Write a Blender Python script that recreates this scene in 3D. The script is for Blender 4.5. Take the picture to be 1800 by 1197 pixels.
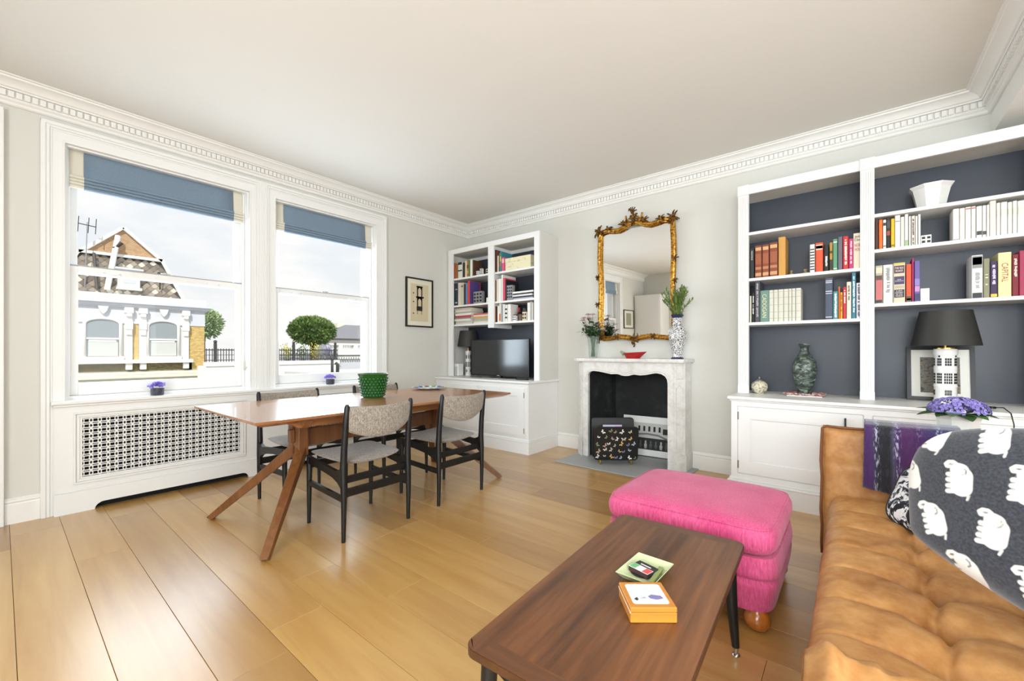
import bpy, bmesh, math, random
from mathutils import Vector, Matrix, noise
for o in list(bpy.data.objects): bpy.data.objects.remove(o)
S = bpy.context.scene
COL = S.collection
RAD = math.radians
rng = random.Random(11)

# ------------------------------------------------------------------ camera
cam_d = bpy.data.cameras.new('camera'); cam = bpy.data.objects.new('camera', cam_d); COL.objects.link(cam)
cam.location = (4.36, -4.32, 1.15); cam.rotation_euler = (RAD(90), 0, RAD(39.25))
cam_d.sensor_fit = 'HORIZONTAL'; cam_d.sensor_width = 36; cam_d.lens = 735/1800*36
cam_d.shift_y = 19.5/1800; cam_d.clip_start = .03; cam_d.clip_end = 300
S.camera = cam

# ------------------------------------------------------------------ view + world + sun + daylight fill lamps
S.view_settings.view_transform = 'Standard'; S.view_settings.look = 'None'
S.view_settings.exposure = 0.17; S.view_settings.gamma = 1.0; S.view_settings.use_curve_mapping = False

def make_world():
    w = bpy.data.worlds.new('sky'); S.world = w; w.use_nodes = True
    nt = w.node_tree; nt.nodes.clear(); N = nt.nodes.new; L = nt.links.new
    out = N('ShaderNodeOutputWorld'); bg = N('ShaderNodeBackground'); tc = N('ShaderNodeTexCoord')
    sep = N('ShaderNodeSeparateXYZ'); L(tc.outputs['Generated'], sep.inputs[0])
    rp = N('ShaderNodeValToRGB'); L(sep.outputs['Z'], rp.inputs[0])
    e = rp.color_ramp.elements; e[0].position = 0; e[0].color = (.90, .91, .90, 1); e[1].position = .75; e[1].color = (.55, .70, .92, 1)
    m = e.new(.28); m.color = (.80, .86, .92, 1)
    mp = N('ShaderNodeMapping'); mp.inputs['Scale'].default_value = (2.2, 2.2, 6.5); L(tc.outputs['Generated'], mp.inputs[0])
    nz = N('ShaderNodeTexNoise'); nz.inputs['Scale'].default_value = 1.6; nz.inputs['Detail'].default_value = 6; nz.inputs['Roughness'].default_value = .55
    L(mp.outputs[0], nz.inputs['Vector'])
    cr = N('ShaderNodeValToRGB'); cr.color_ramp.elements[0].position = .42; cr.color_ramp.elements[1].position = .62; L(nz.outputs['Fac'], cr.inputs[0])
    mx = N('ShaderNodeMix'); mx.data_type = 'RGBA'; L(cr.outputs[0], mx.inputs['Factor']); L(rp.outputs[0], mx.inputs['A']); mx.inputs['B'].default_value = (1.0, .99, .97, 1)
    L(mx.outputs['Result'], bg.inputs['Color']); bg.inputs['Strength'].default_value = SKY
    L(bg.outputs[0], out.inputs[0])
SKY = 0.92
make_world()
sun_d = bpy.data.lights.new('sun', 'SUN'); sun_d.energy = 3.8; sun_d.angle = RAD(1.0); sun_d.color = (1, .96, .88)
sun = bpy.data.objects.new('sun', sun_d); COL.objects.link(sun); sun.location = (8, -8, 14)
sun.rotation_euler = Vector((-.62, .42, -.75)).to_track_quat('-Z', 'Y').to_euler()

def area_light(name, loc, direction, w, h, power, col=(.85, .93, 1)):
    d = bpy.data.lights.new(name, 'AREA'); d.shape = 'RECTANGLE'; d.size = w; d.size_y = h; d.energy = power; d.color = col
    o = bpy.data.objects.new(name, d); COL.objects.link(o); o.location = loc
    o.rotation_euler = Vector(direction).to_track_quat('-Z', 'Y').to_euler()
    return o
area_light('window_daylight', (-.36, -3.44, 1.62), (1, 0, -.06), 1.10, 1.50, 27, (.74, .88, 1))
area_light('window_daylight', (-.36, -2.08, 1.62), (1, 0, -.10), 1.04, 1.50, 37, (.74, .88, 1))
area_light('window_daylight', (4.95, -6.62, 1.6), (0, 1, .10), 2.6, 1.7, 182)  # fill lamp added behind the camera, at an invented window
area_light('window_daylight', (6.52, -3.6, 1.5), (-1, 0, .10), 2.6, 1.7, 66)  # second added fill lamp, brightening the room from the right

# ------------------------------------------------------------------ colours and materials
def lin(h):
    h = h.lstrip('#'); c = [int(h[i:i+2], 16)/255 for i in (0, 2, 4)]
    return tuple((x/12.92 if x <= .04045 else ((x+.055)/1.055)**2.4) for x in c) + (1,)
class NT:
    def __init__(s, name):
        s.m = bpy.data.materials.new(name); s.m.use_nodes = True; s.t = s.m.node_tree
        s.b = s.t.nodes['Principled BSDF']; s.tc = None
    def n(s, k, **kw):
        x = s.t.nodes.new('ShaderNode' + k)
        for a, v in kw.items(): setattr(x, a, v)
        return x
    def l(s, a, b): s.t.links.new(a, b)
    def coord(s, kind='Object', scale=(1, 1, 1), rot=(0, 0, 0), rnd=False):
        tc = s.n('TexCoord'); mp = s.n('Mapping'); mp.inputs['Scale'].default_value = scale; mp.inputs['Rotation'].default_value = rot
        src = tc.outputs[kind]
        if rnd:
            oi = s.n('ObjectInfo'); ad = s.n('VectorMath', operation='MULTIPLY_ADD')
            ad.inputs[1].default_value = (7.3, 5.1, 3.7); s.l(oi.outputs['Random'], ad.inputs[0]); s.l(src, ad.inputs[2]); src = ad.outputs[0]
        s.l(src, mp.inputs[0]); return mp.outputs[0]
    def noise(s, v, scale=5, detail=3, rough=.5, dist=0):
        x = s.n('TexNoise'); x.inputs['Scale'].default_value = scale; x.inputs['Detail'].default_value = detail
        x.inputs['Roughness'].default_value = rough; x.inputs['Distortion'].default_value = dist; s.l(v, x.inputs['Vector']); return x.outputs['Fac']
    def ramp(s, fac, stops):
        r = s.n('ValToRGB'); el = r.color_ramp.elements
        el[0].position, el[0].color = stops[0][0], lin(stops[0][1]); el[1].position, el[1].color = stops[-1][0], lin(stops[-1][1])
        for p, c in stops[1:-1]: q = el.new(p); q.color = lin(c)
        s.l(fac, r.inputs[0]); return r.outputs[0]
    def mix(s, f, a, b, blend='MIX'):
        x = s.n('Mix', data_type='RGBA', blend_type=blend)
        for sock, v in (('Factor', f), ('A', a), ('B', b)):
            if isinstance(v, (float, int)): x.inputs[sock].default_value = v
            elif isinstance(v, str): x.inputs[sock].default_value = lin(v)
            else: s.l(v, x.inputs[sock])
        return x.outputs['Result']
    def bump(s, h, strength=.2, dist=.002):
        b = s.n('Bump'); b.inputs['Strength'].default_value = strength; b.inputs['Distance'].default_value = dist
        s.l(h, b.inputs['Height']); s.l(b.outputs[0], s.b.inputs['Normal'])
    def fin(s, col=None, rough=.5, metal=0, spec=.5, coat=0, sheen=0):
        if col is not None:
            if isinstance(col, str): s.b.inputs['Base Color'].default_value = lin(col)
            else: s.l(col, s.b.inputs['Base Color'])
        if isinstance(rough, (int, float)): s.b.inputs['Roughness'].default_value = rough
        else: s.l(rough, s.b.inputs['Roughness'])
        s.b.inputs['Metallic'].default_value = metal; s.b.inputs['Specular IOR Level'].default_value = spec
        s.b.inputs['Coat Weight'].default_value = coat; s.b.inputs['Sheen Weight'].default_value = sheen
        return s.m
def plain(name, col, rough=.5, metal=0, spec=.5, var=.04, sc=6, bump=0, **k):
    t = NT(name); f = t.noise(t.coord(), sc, 3)
    a = lin(col); g = t.n('Mix', data_type='RGBA'); t.l(f, g.inputs['Factor'])
    g.inputs['A'].default_value = tuple(max(0, x*(1-var)) for x in a[:3])+(1,); g.inputs['B'].default_value = tuple(min(1, x*(1+var)) for x in a[:3])+(1,)
    if bump: t.bump(t.noise(t.coord(), sc*20, 2), bump, .001)
    return t.fin(g.outputs['Result'], rough, metal, spec, **k)
CM = {}
def pc(col, rough=.6, **k):
    key = (col, rough, tuple(sorted(k.items())))
    if key not in CM: CM[key] = plain('paint_'+col.lstrip('#'), col, rough, **k)
    return CM[key]
def wood(name, stops, axis='x', sc=1.0, rough=.4, rnd=False, coat=0, bump=.05, spec=.5):
    t = NT(name); a, b = 2.2*sc, 38*sc
    s3 = {'x': (a, b, b), 'y': (b, a, b), 'z': (b, b, a)}[axis]
    v = t.coord(scale=s3, rnd=rnd); f = t.noise(v, 1, 5, .6, .4)
    v2 = t.coord(scale=tuple(q*.16 for q in s3), rnd=rnd); f2 = t.noise(v2, 1, 3, .5, .8)
    mf = t.n('Math', operation='MULTIPLY_ADD'); t.l(f, mf.inputs[0]); mf.inputs[1].default_value = .5; 
    m2 = t.n('Math', operation='MULTIPLY'); t.l(f2, m2.inputs[0]); m2.inputs[1].default_value = .5; t.l(m2.outputs[0], mf.inputs[2])
    c = t.ramp(mf.outputs[0], stops)
    if bump: t.bump(f, bump, .001)
    return t.fin(c, rough, coat=coat, spec=spec)

M = {}
M['wall'] = plain('wall_paint', '#d9d7cf', .85, var=.012, sc=2, bump=.03)
M['ceil'] = plain('ceiling_paint', '#e6e3dc', .9, var=.01, sc=1.5)
M['white'] = plain('white_gloss_paint', '#efeeeb', .38, var=.012, sc=4)
M['trim'] = plain('trim_paint', '#eeece7', .5, var=.012, sc=4)
M['navy'] = plain('navy_paint', '#3a3f49', .42, var=.10, sc=3, bump=.02)
M['dark'] = plain('dark_void', '#0d0d0d', .9)  # near-black that paints the shade inside the radiator cover
def floor_mat():
    t = NT('oak_plank'); v = t.coord(scale=(1.1, 15, 15), rnd=True); f = t.noise(v, 1, 6, .62, .5)
    v2 = t.coord(scale=(.5, 4.2, 4), rnd=True); f2 = t.noise(v2, 1, 3, .5, 1.6)
    c1 = t.ramp(f, [(.25, '#b88a49'), (.5, '#c99e5b'), (.75, '#d4ae6e')])
    c2 = t.ramp(f2, [(.3, '#b38446'), (.7, '#d6b274')])
    c = t.mix(.4, c1, c2); oi = t.n('ObjectInfo')
    c = t.mix(1.0, c, t.ramp(oi.outputs['Random'], [(0, '#d2c6b2'), (.3, '#f0e9de'), (1, '#fffdf6')]), 'MULTIPLY')
    t.bump(f, .05, .001)
    rr = t.n('MapRange'); t.l(f2, rr.inputs[0]); rr.inputs[3].default_value = .27; rr.inputs[4].default_value = .38
    t.b.inputs['Coat Roughness'].default_value = .24
    return t.fin(c, rr.outputs[0], spec=.9, coat=.45)
M['oak'] = floor_mat()
def glass_mat(name, tint='#ffffff', refl=.008):
    t = NT(name); t.t.nodes.remove(t.b); tr = t.n('BsdfTransparent'); tr.inputs[0].default_value = lin(tint)
    gl = t.n('BsdfGlossy'); gl.inputs['Roughness'].default_value = .02
    mx = t.n('MixShader'); mx.inputs[0].default_value = refl; t.l(tr.outputs[0], mx.inputs[1]); t.l(gl.outputs[0], mx.inputs[2])
    t.l(mx.outputs[0], t.t.nodes['Material Output'].inputs[0]); return t.m
M['glass'] = glass_mat('window_glass')

# ------------------------------------------------------------------ mesh builder
ORG = {}
def tag(o, label=None, cat=None, group=None, kind=None):
    if label: o['label'] = label
    if cat: o['category'] = cat
    if group: o['group'] = group
    if kind: o['kind'] = kind
    return o
def thing(name, label, cat, loc=(0, 0, 0), rz=0, group=None, local=False, kind=None, rot=None):
    o = bpy.data.objects.new(name, None); COL.objects.link(o); o.empty_display_size = .05
    o.location = loc; o.rotation_euler = rot or (0, 0, rz); tag(o, label, cat, group, kind)
    ORG[o] = Vector((0, 0, 0)) if (local or rz or rot) else Vector(loc)
    return o
def root(o):
    while o.parent: o = o.parent
    return o
class MB:
    def __init__(s): s.v = []; s.f = []; s.mi = []; s.att = None
    def add(s, vs, fs, m=None, mi=0):
        k = len(s.v)
        s.v += [tuple(m @ Vector(p)) for p in vs] if m is not None else [tuple(p) for p in vs]
        s.f += [tuple(i+k for i in f) for f in fs]; s.mi += [mi]*len(fs); return s
    def box(s, x0, x1, y0, y1, z0, z1, b=0, m=None, mi=0):
        if x0 > x1: x0, x1 = x1, x0
        if y0 > y1: y0, y1 = y1, y0
        if z0 > z1: z0, z1 = z1, z0
        if b <= 0:
            vs = [(x, y, z) for x in (x0, x1) for y in (y0, y1) for z in (z0, z1)]
            return s.add(vs, [(0, 1, 3, 2), (4, 6, 7, 5), (0, 4, 5, 1), (2, 3, 7, 6), (0, 2, 6, 4), (1, 5, 7, 3)], m, mi)
        b = min(b, (x1-x0)*.45, (y1-y0)*.45, (z1-z0)*.45); bm = bmesh.new(); bmesh.ops.create_cube(bm, size=1)
        for v in bm.verts: v.co = Vector(((x0+x1)/2+v.co.x*(x1-x0), (y0+y1)/2+v.co.y*(y1-y0), (z0+z1)/2+v.co.z*(z1-z0)))
        bmesh.ops.bevel(bm, geom=bm.edges[:], offset=b, segments=1 if b < .006 else 3, affect='EDGES', profile=.5)
        return s.frombm(bm, m, mi)
    def frombm(s, bm, m=None, mi=0):
        bm.verts.index_update(); vs = [v.co.copy() for v in bm.verts]; fs = [[v.index for v in f.verts] for f in bm.faces]; bm.free()
        return s.add(vs, fs, m, mi)
    def beam(s, p0, p1, w0, h0, w1=None, h1=None, up=(0, 0, 1), b=0):
        p0, p1 = Vector(p0), Vector(p1); w1 = w0 if w1 is None else w1; h1 = h0 if h1 is None else h1
        d = (p1-p0).normalized(); x = d.cross(Vector(up))
        if x.length < 1e-4: x = d.cross(Vector((0, 1, 0)))
        x.normalize(); y = x.cross(d).normalized(); vs = []
        for p, w, h in ((p0, w0, h0), (p1, w1, h1)):
            for a, c in ((-1, -1), (1, -1), (1, 1), (-1, 1)): vs.append(p+x*a*w/2+y*c*h/2)
        fs = [(0, 3, 2, 1), (4, 5, 6, 7), (0, 1, 5, 4), (1, 2, 6, 5), (2, 3, 7, 6), (3, 0, 4, 7)]
        if b:
            bm = bmesh.new(); q = [bm.verts.new(v) for v in vs]; [bm.faces.new([q[i] for i in f]) for f in fs]
            bmesh.ops.recalc_face_normals(bm, faces=bm.faces[:]); bmesh.ops.bevel(bm, geom=bm.edges[:], offset=b, segments=2, affect='EDGES', profile=.5); return s.frombm(bm)
        return s.add(vs, fs)
    def cyl(s, p0, p1, r0, r1=None, n=16, caps=True):
        p0, p1 = Vector(p0), Vector(p1); r1 = r0 if r1 is None else r1; d = (p1-p0).normalized()
        x = d.orthogonal().normalized(); y = d.cross(x); vs = []
        for p, r in ((p0, r0), (p1, r1)):
            for i in range(n): a = 2*math.pi*i/n; vs.append(p+x*r*math.cos(a)+y*r*math.sin(a))
        fs = [(i, (i+1) % n, n+(i+1) % n, n+i) for i in range(n)]
        if caps: fs += [tuple(range(n-1, -1, -1)), tuple(range(n, 2*n))]
        return s.add(vs, fs)
    def lathe(s, prof, c=(0, 0, 0), n=24, cap=True, sq=None):
        vs = []; fs = []
        for r, z in prof:
            for i in range(n):
                a = 2*math.pi*(i+.5)/n; vs.append((c[0]+r*math.cos(a), c[1]+r*math.sin(a), c[2]+z))
        for j in range(len(prof)-1):
            for i in range(n): fs.append((j*n+i, j*n+(i+1) % n, (j+1)*n+(i+1) % n, (j+1)*n+i))
        if cap:
            if prof[0][0] > 1e-5: fs.append(tuple(range(n-1, -1, -1)))
            if prof[-1][0] > 1e-5: k = (len(prof)-1)*n; fs.append(tuple(range(k, k+n)))
        return s.add(vs, fs)
    def tube(s, pts, r, n=8, closed=False, radii=None):
        pts = [Vector(p) for p in pts]; N = len(pts); vs = []; fs = []; px_ = None
        for i, p in enumerate(pts):
            a = pts[(i-1) % N] if (closed or i > 0) else p; b = pts[(i+1) % N] if (closed or i < N-1) else p
            d = (b-a).normalized()
            if px_ is None: x = d.orthogonal().normalized()
            else: x = (px_-d*px_.dot(d)).normalized()
            px_ = x; y = d.cross(x); rr = radii[i] if radii else r
            for k in range(n): t = 2*math.pi*k/n; vs.append(p+x*rr*math.cos(t)+y*rr*math.sin(t))
        for i in range(N if closed else N-1):
            j = (i+1) % N
            for k in range(n): fs.append((i*n+k, i*n+(k+1) % n, j*n+(k+1) % n, j*n+k))
        if not closed: fs += [tuple(range(n-1, -1, -1)), tuple(range((N-1)*n, N*n))]
        return s.add(vs, fs)
    def prism(s, poly, t0, t1, ax='y', mi=0, m=None):
        # poly of (a,b); extruded along ax from t0 to t1. ax y: (a,t,b); x: (t,a,b); z: (a,b,t)
        g = {'y': lambda a, b, t: (a, t, b), 'x': lambda a, b, t: (t, a, b), 'z': lambda a, b, t: (a, b, t)}[ax]
        n = len(poly); bm = bmesh.new()
        A = [bm.verts.new(g(a, b, t0)) for a, b in poly]; B = [bm.verts.new(g(a, b, t1)) for a, b in poly]
        bm.faces.new(A); bm.faces.new(B[::-1])
        for i in range(n): bm.faces.new((A[i], B[i], B[(i+1) % n], A[(i+1) % n]))
        bmesh.ops.recalc_face_normals(bm, faces=bm.faces[:]); return s.frombm(bm, m, mi)
    def sphere(s, c, r, nu=12, nv=8, m=None):
        r = (r, r, r) if isinstance(r, (int, float)) else r; vs = []; fs = []
        for j in range(nv+1):
            t = math.pi*j/nv
            for i in range(nu): p = 2*math.pi*i/nu; vs.append((c[0]+r[0]*math.sin(t)*math.cos(p), c[1]+r[1]*math.sin(t)*math.sin(p), c[2]-r[2]*math.cos(t)))
        for j in range(nv):
            for i in range(nu): fs.append((j*nu+i, j*nu+(i+1) % nu, (j+1)*nu+(i+1) % nu, (j+1)*nu+i))
        return s.add(vs, fs, m)
    def grid(s, fn, nu, nv, mi=0, wrapu=False):
        vs = [fn(i/nu if not wrapu else i/nu, j/nv) for j in range(nv+1) for i in range(nu+(0 if wrapu else 1))]
        w = nu if wrapu else nu+1
        fs = [(j*w+i, j*w+(i+1) % w, (j+1)*w+(i+1) % w, (j+1)*w+i) for j in range(nv) for i in range(nu)]
        return s.add(vs, fs, None, mi)
    def ring(s, y0, y1, z0, z1, w, a0, a1, ax='x', b=0):
        # rectangular frame in plane normal to ax, outer rect (y0..y1,z0..z1), member width w
        for (p, q, r, t) in ((y0, y1, z1-w, z1), (y0, y1, z0, z0+w), (y0, y0+w, z0+w, z1-w), (y1-w, y1, z0+w, z1-w)):
            if ax == 'x': s.box(a0, a1, p, q, r, t, b)
            else: s.box(p, q, a0, a1, r, t, b)
        return s
    def build(s, name, mat, parent=None, smooth=None, label=None, cat=None, group=None, kind=None, loc=None, weld=0, fix=False):
        off = Vector((0, 0, 0))
        if parent is not None: off = ORG.get(root(parent), off)
        elif loc is not None: off = Vector(loc)
        me = bpy.data.meshes.new(name); me.from_pydata([tuple(Vector(p)-off) for p in s.v], [], s.f)
        mats = mat if isinstance(mat, (list, tuple)) else [mat]
        for m in mats: me.materials.append(m)
        if len(mats) > 1: me.polygons.foreach_set('material_index', s.mi)
        if fix or weld:
            bm = bmesh.new(); bm.from_mesh(me)
            if weld: bmesh.ops.remove_doubles(bm, verts=bm.verts[:], dist=weld)
            if fix: bmesh.ops.recalc_face_normals(bm, faces=bm.faces[:])
            bm.to_mesh(me); bm.free()
        me.update()
        if smooth:
            me.shade_smooth()
            if smooth is not True: me.set_sharp_from_angle(angle=RAD(smooth))
        o = bpy.data.objects.new(name, me); COL.objects.link(o)
        if parent is not None: o.parent = parent
        elif loc is not None: o.location = loc
        ORG.setdefault(o, off) if parent is None else None
        return tag(o, label, cat, group, kind)
def inst(src, name, parent, loc=(0, 0, 0), rot=(0, 0, 0), scale=(1, 1, 1)):
    o = bpy.data.objects.new(name, src.data); COL.objects.link(o); o.parent = parent; o.location = loc; o.rotation_euler = rot; o.scale = scale; return o
def kids(o): return [c for c in bpy.data.objects if c.parent == o]
def copy_tree(o, parent=None):
    c = o.copy(); COL.objects.link(c); c.parent = parent
    for ch in kids(o): copy_tree(ch, c)
    return c
def text_mesh(name, txt, size, mat, parent, matrix, depth=.0003, align='CENTER', spacing=1.0, fit=None):
    cu = bpy.data.curves.new(name, 'FONT'); cu.body = txt; cu.size = size; cu.align_x = align; cu.align_y = 'CENTER'; cu.extrude = depth; cu.space_character = spacing; cu.resolution_u = 3
    tmp = bpy.data.objects.new(name, cu); COL.objects.link(tmp)
    bpy.context.view_layer.update(); me = bpy.data.meshes.new_from_object(tmp.evaluated_get(bpy.context.evaluated_depsgraph_get()))
    bpy.data.objects.remove(tmp); me.materials.clear(); me.materials.append(mat)
    if fit and me.vertices:
        xs = [v.co.x for v in me.vertices]; ys = [v.co.y for v in me.vertices]; sx = fit[0]/(max(xs)-min(xs)); sy = fit[1]/(max(ys)-min(ys))
        cx, cy = (max(xs)+min(xs))/2, (max(ys)+min(ys))/2
        for v in me.vertices: v.co.x = (v.co.x-cx)*sx; v.co.y = (v.co.y-cy)*sy
    off = ORG.get(root(parent), Vector((0, 0, 0)))
    me.transform(Matrix.Translation(-off) @ matrix); me.update()
    o = bpy.data.objects.new(name, me); COL.objects.link(o); o.parent = parent; return o
# ================================================================== THE ROOM
H = 2.95; YB = -6.7; XR = 6.6
fl = MB().box(-.3, XR, YB, .3, -.06, -.021).build('floor', pc('#3a2c1c', .9), kind='structure', label='pale oak plank floor running towards the windows', cat='floor', loc=(0, 0, 0))
ROW = .2215; y = -4.06
while y > YB: y -= ROW
forced = {-2.952: 2.085, -2.731: 2.06, -2.509: 2.62, -3.174: .62}
ri = 0; prng = random.Random(5)
while y < 0:
    y0, y1 = max(y, YB), min(y+ROW, 0); js = []
    fx = [v for k, v in forced.items() if abs(k-y) < .03]
    if fx: js = [fx[0]-1.9, fx[0], fx[0]+2.05]
    else:
        x = prng.uniform(.3, 1.9)
        while x < XR: js.append(x); x += prng.uniform(1.7, 2.3)
    js = [0] + [j for j in js if .12 < j < XR-.12] + [XR]
    for a, b in zip(js[:-1], js[1:]):
        cx, cy = (a+b)/2, (y0+y1)/2
        m = MB().box(a-cx+.0006, b-cx-.0006, y0-cy+.0008, y1-cy-.0008, -.02, 0, .0009)
        p = m.build('plank', M['oak'], fl); p.location = (cx, cy, 0)
    y += ROW; ri += 1
MB().box(-.35, XR+.1, YB-.1, .4, H, H+.1).build('ceiling', M['ceil'], kind='structure', label='smooth off-white plaster ceiling', cat='ceiling', loc=(0, 0, H))
MB().box(5.095, XR, YB, 0, 2.64, H-.001).build('ceiling_beam', M['trim'], kind='structure', label='dropped plaster beam above the tall bookcase', cat='beam', loc=(5.095, 0, 2.64))

# window wall with three openings
W = [(-4.029, -2.86), (-2.634, -1.534), (-5.18, -4.42)]; Z0, Z1 = .775, 2.63
m = MB(); ys = sorted([(a, b) for a, b in W]); cur = YB
for a, b in ys:
    m.box(-.30, 0, cur, a, -.02, H); m.box(-.30, 0, a, b, -.02, Z0); m.box(-.30, 0, a, b, Z1, H); cur = b
m.box(-.30, 0, cur, .3, -.02, H)
m.build('wall_left', M['wall'], kind='structure', label='pale grey wall holding the sash windows', cat='wall', loc=(0, 0, 0))
# fireplace wall with firebox opening
m = MB(); m.box(0, 2.1, 0, .28, -.02, H).box(2.99, XR, 0, .28, -.02, H).box(2.1, 2.99, 0, .28, 1.035, H)
m.build('wall_back', M['wall'], kind='structure', label='pale grey chimney wall with mirror and bookcases', cat='wall', loc=(0, 0, 0))
# camera-side wall and right wall, with openings for the two invented windows
m = MB(); m.box(-.3, 3.6, YB-.2, YB, -.02, H).box(6.3, XR, YB-.2, YB, -.02, H).box(3.6, 6.3, YB-.2, YB, -.02, .7).box(3.6, 6.3, YB-.2, YB, 2.5, H)
m.build('wall_front', M['wall'], kind='structure', label='plain wall facing the fireplace', cat='wall', loc=(0, YB, 0))
m = MB(); m.box(XR, XR+.2, YB, -5.0, -.02, H).box(XR, XR+.2, -2.2, .3, -.02, H).box(XR, XR+.2, -5.0, -2.2, -.02, .6).box(XR, XR+.2, -5.0, -2.2, 2.45, H)
m.build('wall_right', M['wall'], kind='structure', label='plain wall behind the sofa', cat='wall', loc=(XR, 0, 0))

w4 = thing('window_4', 'wide window with a drawn white blind in the wall facing the fireplace', 'window', (4.95, YB, .7), kind='structure')  # unseen window made up to go with the rear fill lamp
MB().ring(3.6, 6.3, .7, 2.5, .06, YB-.12, YB-.02, 'y').build('frame', M['white'], w4); MB().box(3.63, 6.27, YB-.16, YB-.15, .73, 2.47).build('blind_sheet', M['white'], w4)  # blind added to keep the sun out of the room
w5 = thing('window_5', 'wide window with a drawn white blind behind the sofa', 'window', (XR, -3.6, .6), kind='structure')  # invented window, placed to match the right-hand fill lamp
MB().ring(-5.0, -2.2, .6, 2.45, .06, XR+.02, XR+.12, 'x').build('frame', M['white'], w5); MB().box(XR+.15, XR+.16, -4.97, -2.23, .63, 2.42).build('blind_sheet', M['white'], w5)  # closed sheet put in to block direct sun
# ---- cornice
PROF = [(0, 2.79), (.012, 2.79), (.021, 2.797), (.021, 2.811), (.034, 2.82), (.034, 2.829), (.034, 2.829), (.034, 2.878), (.052, 2.879), (.056, 2.889), (.066, 2.892), (.075, 2.908), (.096, 2.924), (.122, 2.930), (.125, 2.94), (.14, 2.942), (.14, 2.95)]
path = [(0, YB), (0, 0), (5.095, 0), (5.095, YB)]   # room on the right-hand side
def seg(i, name, label):
    a, b = Vector(path[i]), Vector(path[i+1]); d = (b-a).normalized(); n = Vector((d.y, -d.x)); m = MB(); vs = []
    for P, corner in ((a, i > 0), (b, i < len(path)-2)):
        s = 1 if P is a else -1
        for p, z in PROF:
            q = P+n*p + (d*p*s if corner else Vector((0, 0)))
            vs.append((q.x, q.y, z))
    k = len(PROF); m.add(vs, [(j, j+1, k+j+1, k+j) for j in range(k-1)])
    t = m.build(name, M['trim'], kind='structure', label=label, cat='cornice', loc=(a.x, a.y, 2.79), fix=True, smooth=35)
    L = (b-a).length; pitch = .0353; cnt = int((L-.08)/pitch); first = None
    for j in range(cnt):
        w = .06+j*pitch; c = a+d*w
        if i == 0 and c.y < -4.5: continue
        if i == 2 and c.y < -1.2: continue
        loc = (c.x-a.x, c.y-a.y, 2.8535-2.79)
        if first is None:
            mm = MB(); hw = .0128
            vs8 = [(n*pp+d*ww) for pp in (.02, .051) for ww in (-hw, hw)]
            v3 = [(q.x, q.y, zz) for q in vs8 for zz in (-.02, .02)]
            mm.add(v3, [(0, 1, 3, 2), (4, 6, 7, 5), (0, 4, 5, 1), (2, 3, 7, 6), (0, 2, 6, 4), (1, 5, 7, 3)])
            first = mm.build('dentil', M['trim'], None, fix=True); first.parent = t; first.location = loc; ORG.pop(first, None)
        else: inst(first, 'dentil', t, loc)
    return t
seg(0, 'trim_1', 'dentilled plaster cornice above the windows'); seg(1, 'trim_2', 'dentilled plaster cornice above the mirror'); seg(2, 'trim_3', 'plaster cornice running along the beam')

# ---- baseboards
def base(name, x0, x1, y0, y1, nx, ny, label):
    m = MB(); t = .018
    prof = [(0, 0), (t, 0), (t, .128), (t-.004, .138), (t+.003, .146), (t+.001, .158), (.006, .17), (0, .17)]
    L = Vector((x1-x0, y1-y0)); n = Vector((nx, ny)); vs = []
    for P in (Vector((x0, y0)), Vector((x1, y1))):
        for p, z in prof: q = P+n*p; vs.append((q.x, q.y, z))
    k = len(prof); m.add(vs, [(j, (j+1) % k, k+(j+1) % k, k+j) for j in range(k)]+[tuple(range(k)), tuple(range(k, 2*k))])
    m.build(name, M['trim'], kind='structure', label=label, cat='baseboard', loc=(x0, y0, 0), fix=True)
base('baseboard_left', 0, 0, -4.303, -4.146, 1, 0, 'white moulded baseboard left of the radiator cover')
base('baseboard_left', 0, 0, YB, -5.3, 1, 0, 'white moulded baseboard below the small etching')
base('baseboard_left', 0, 0, -1.40, -.63, 1, 0, 'white moulded baseboard between windows and cabinet')
base('baseboard_back', 1.565, 1.955, 0, 0, 0, -1, 'white moulded baseboard between cabinet and fireplace')
base('baseboard_back', 3.135, 3.605, 0, 0, 0, -1, 'white moulded baseboard between fireplace and tall bookcase')
base('baseboard_front', .70, XR, YB, YB, 0, 1, 'white baseboard of the wall facing the fireplace')
base('baseboard_right', XR, XR, YB, -.7, -1, 0, 'white baseboard behind the sofa')

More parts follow.
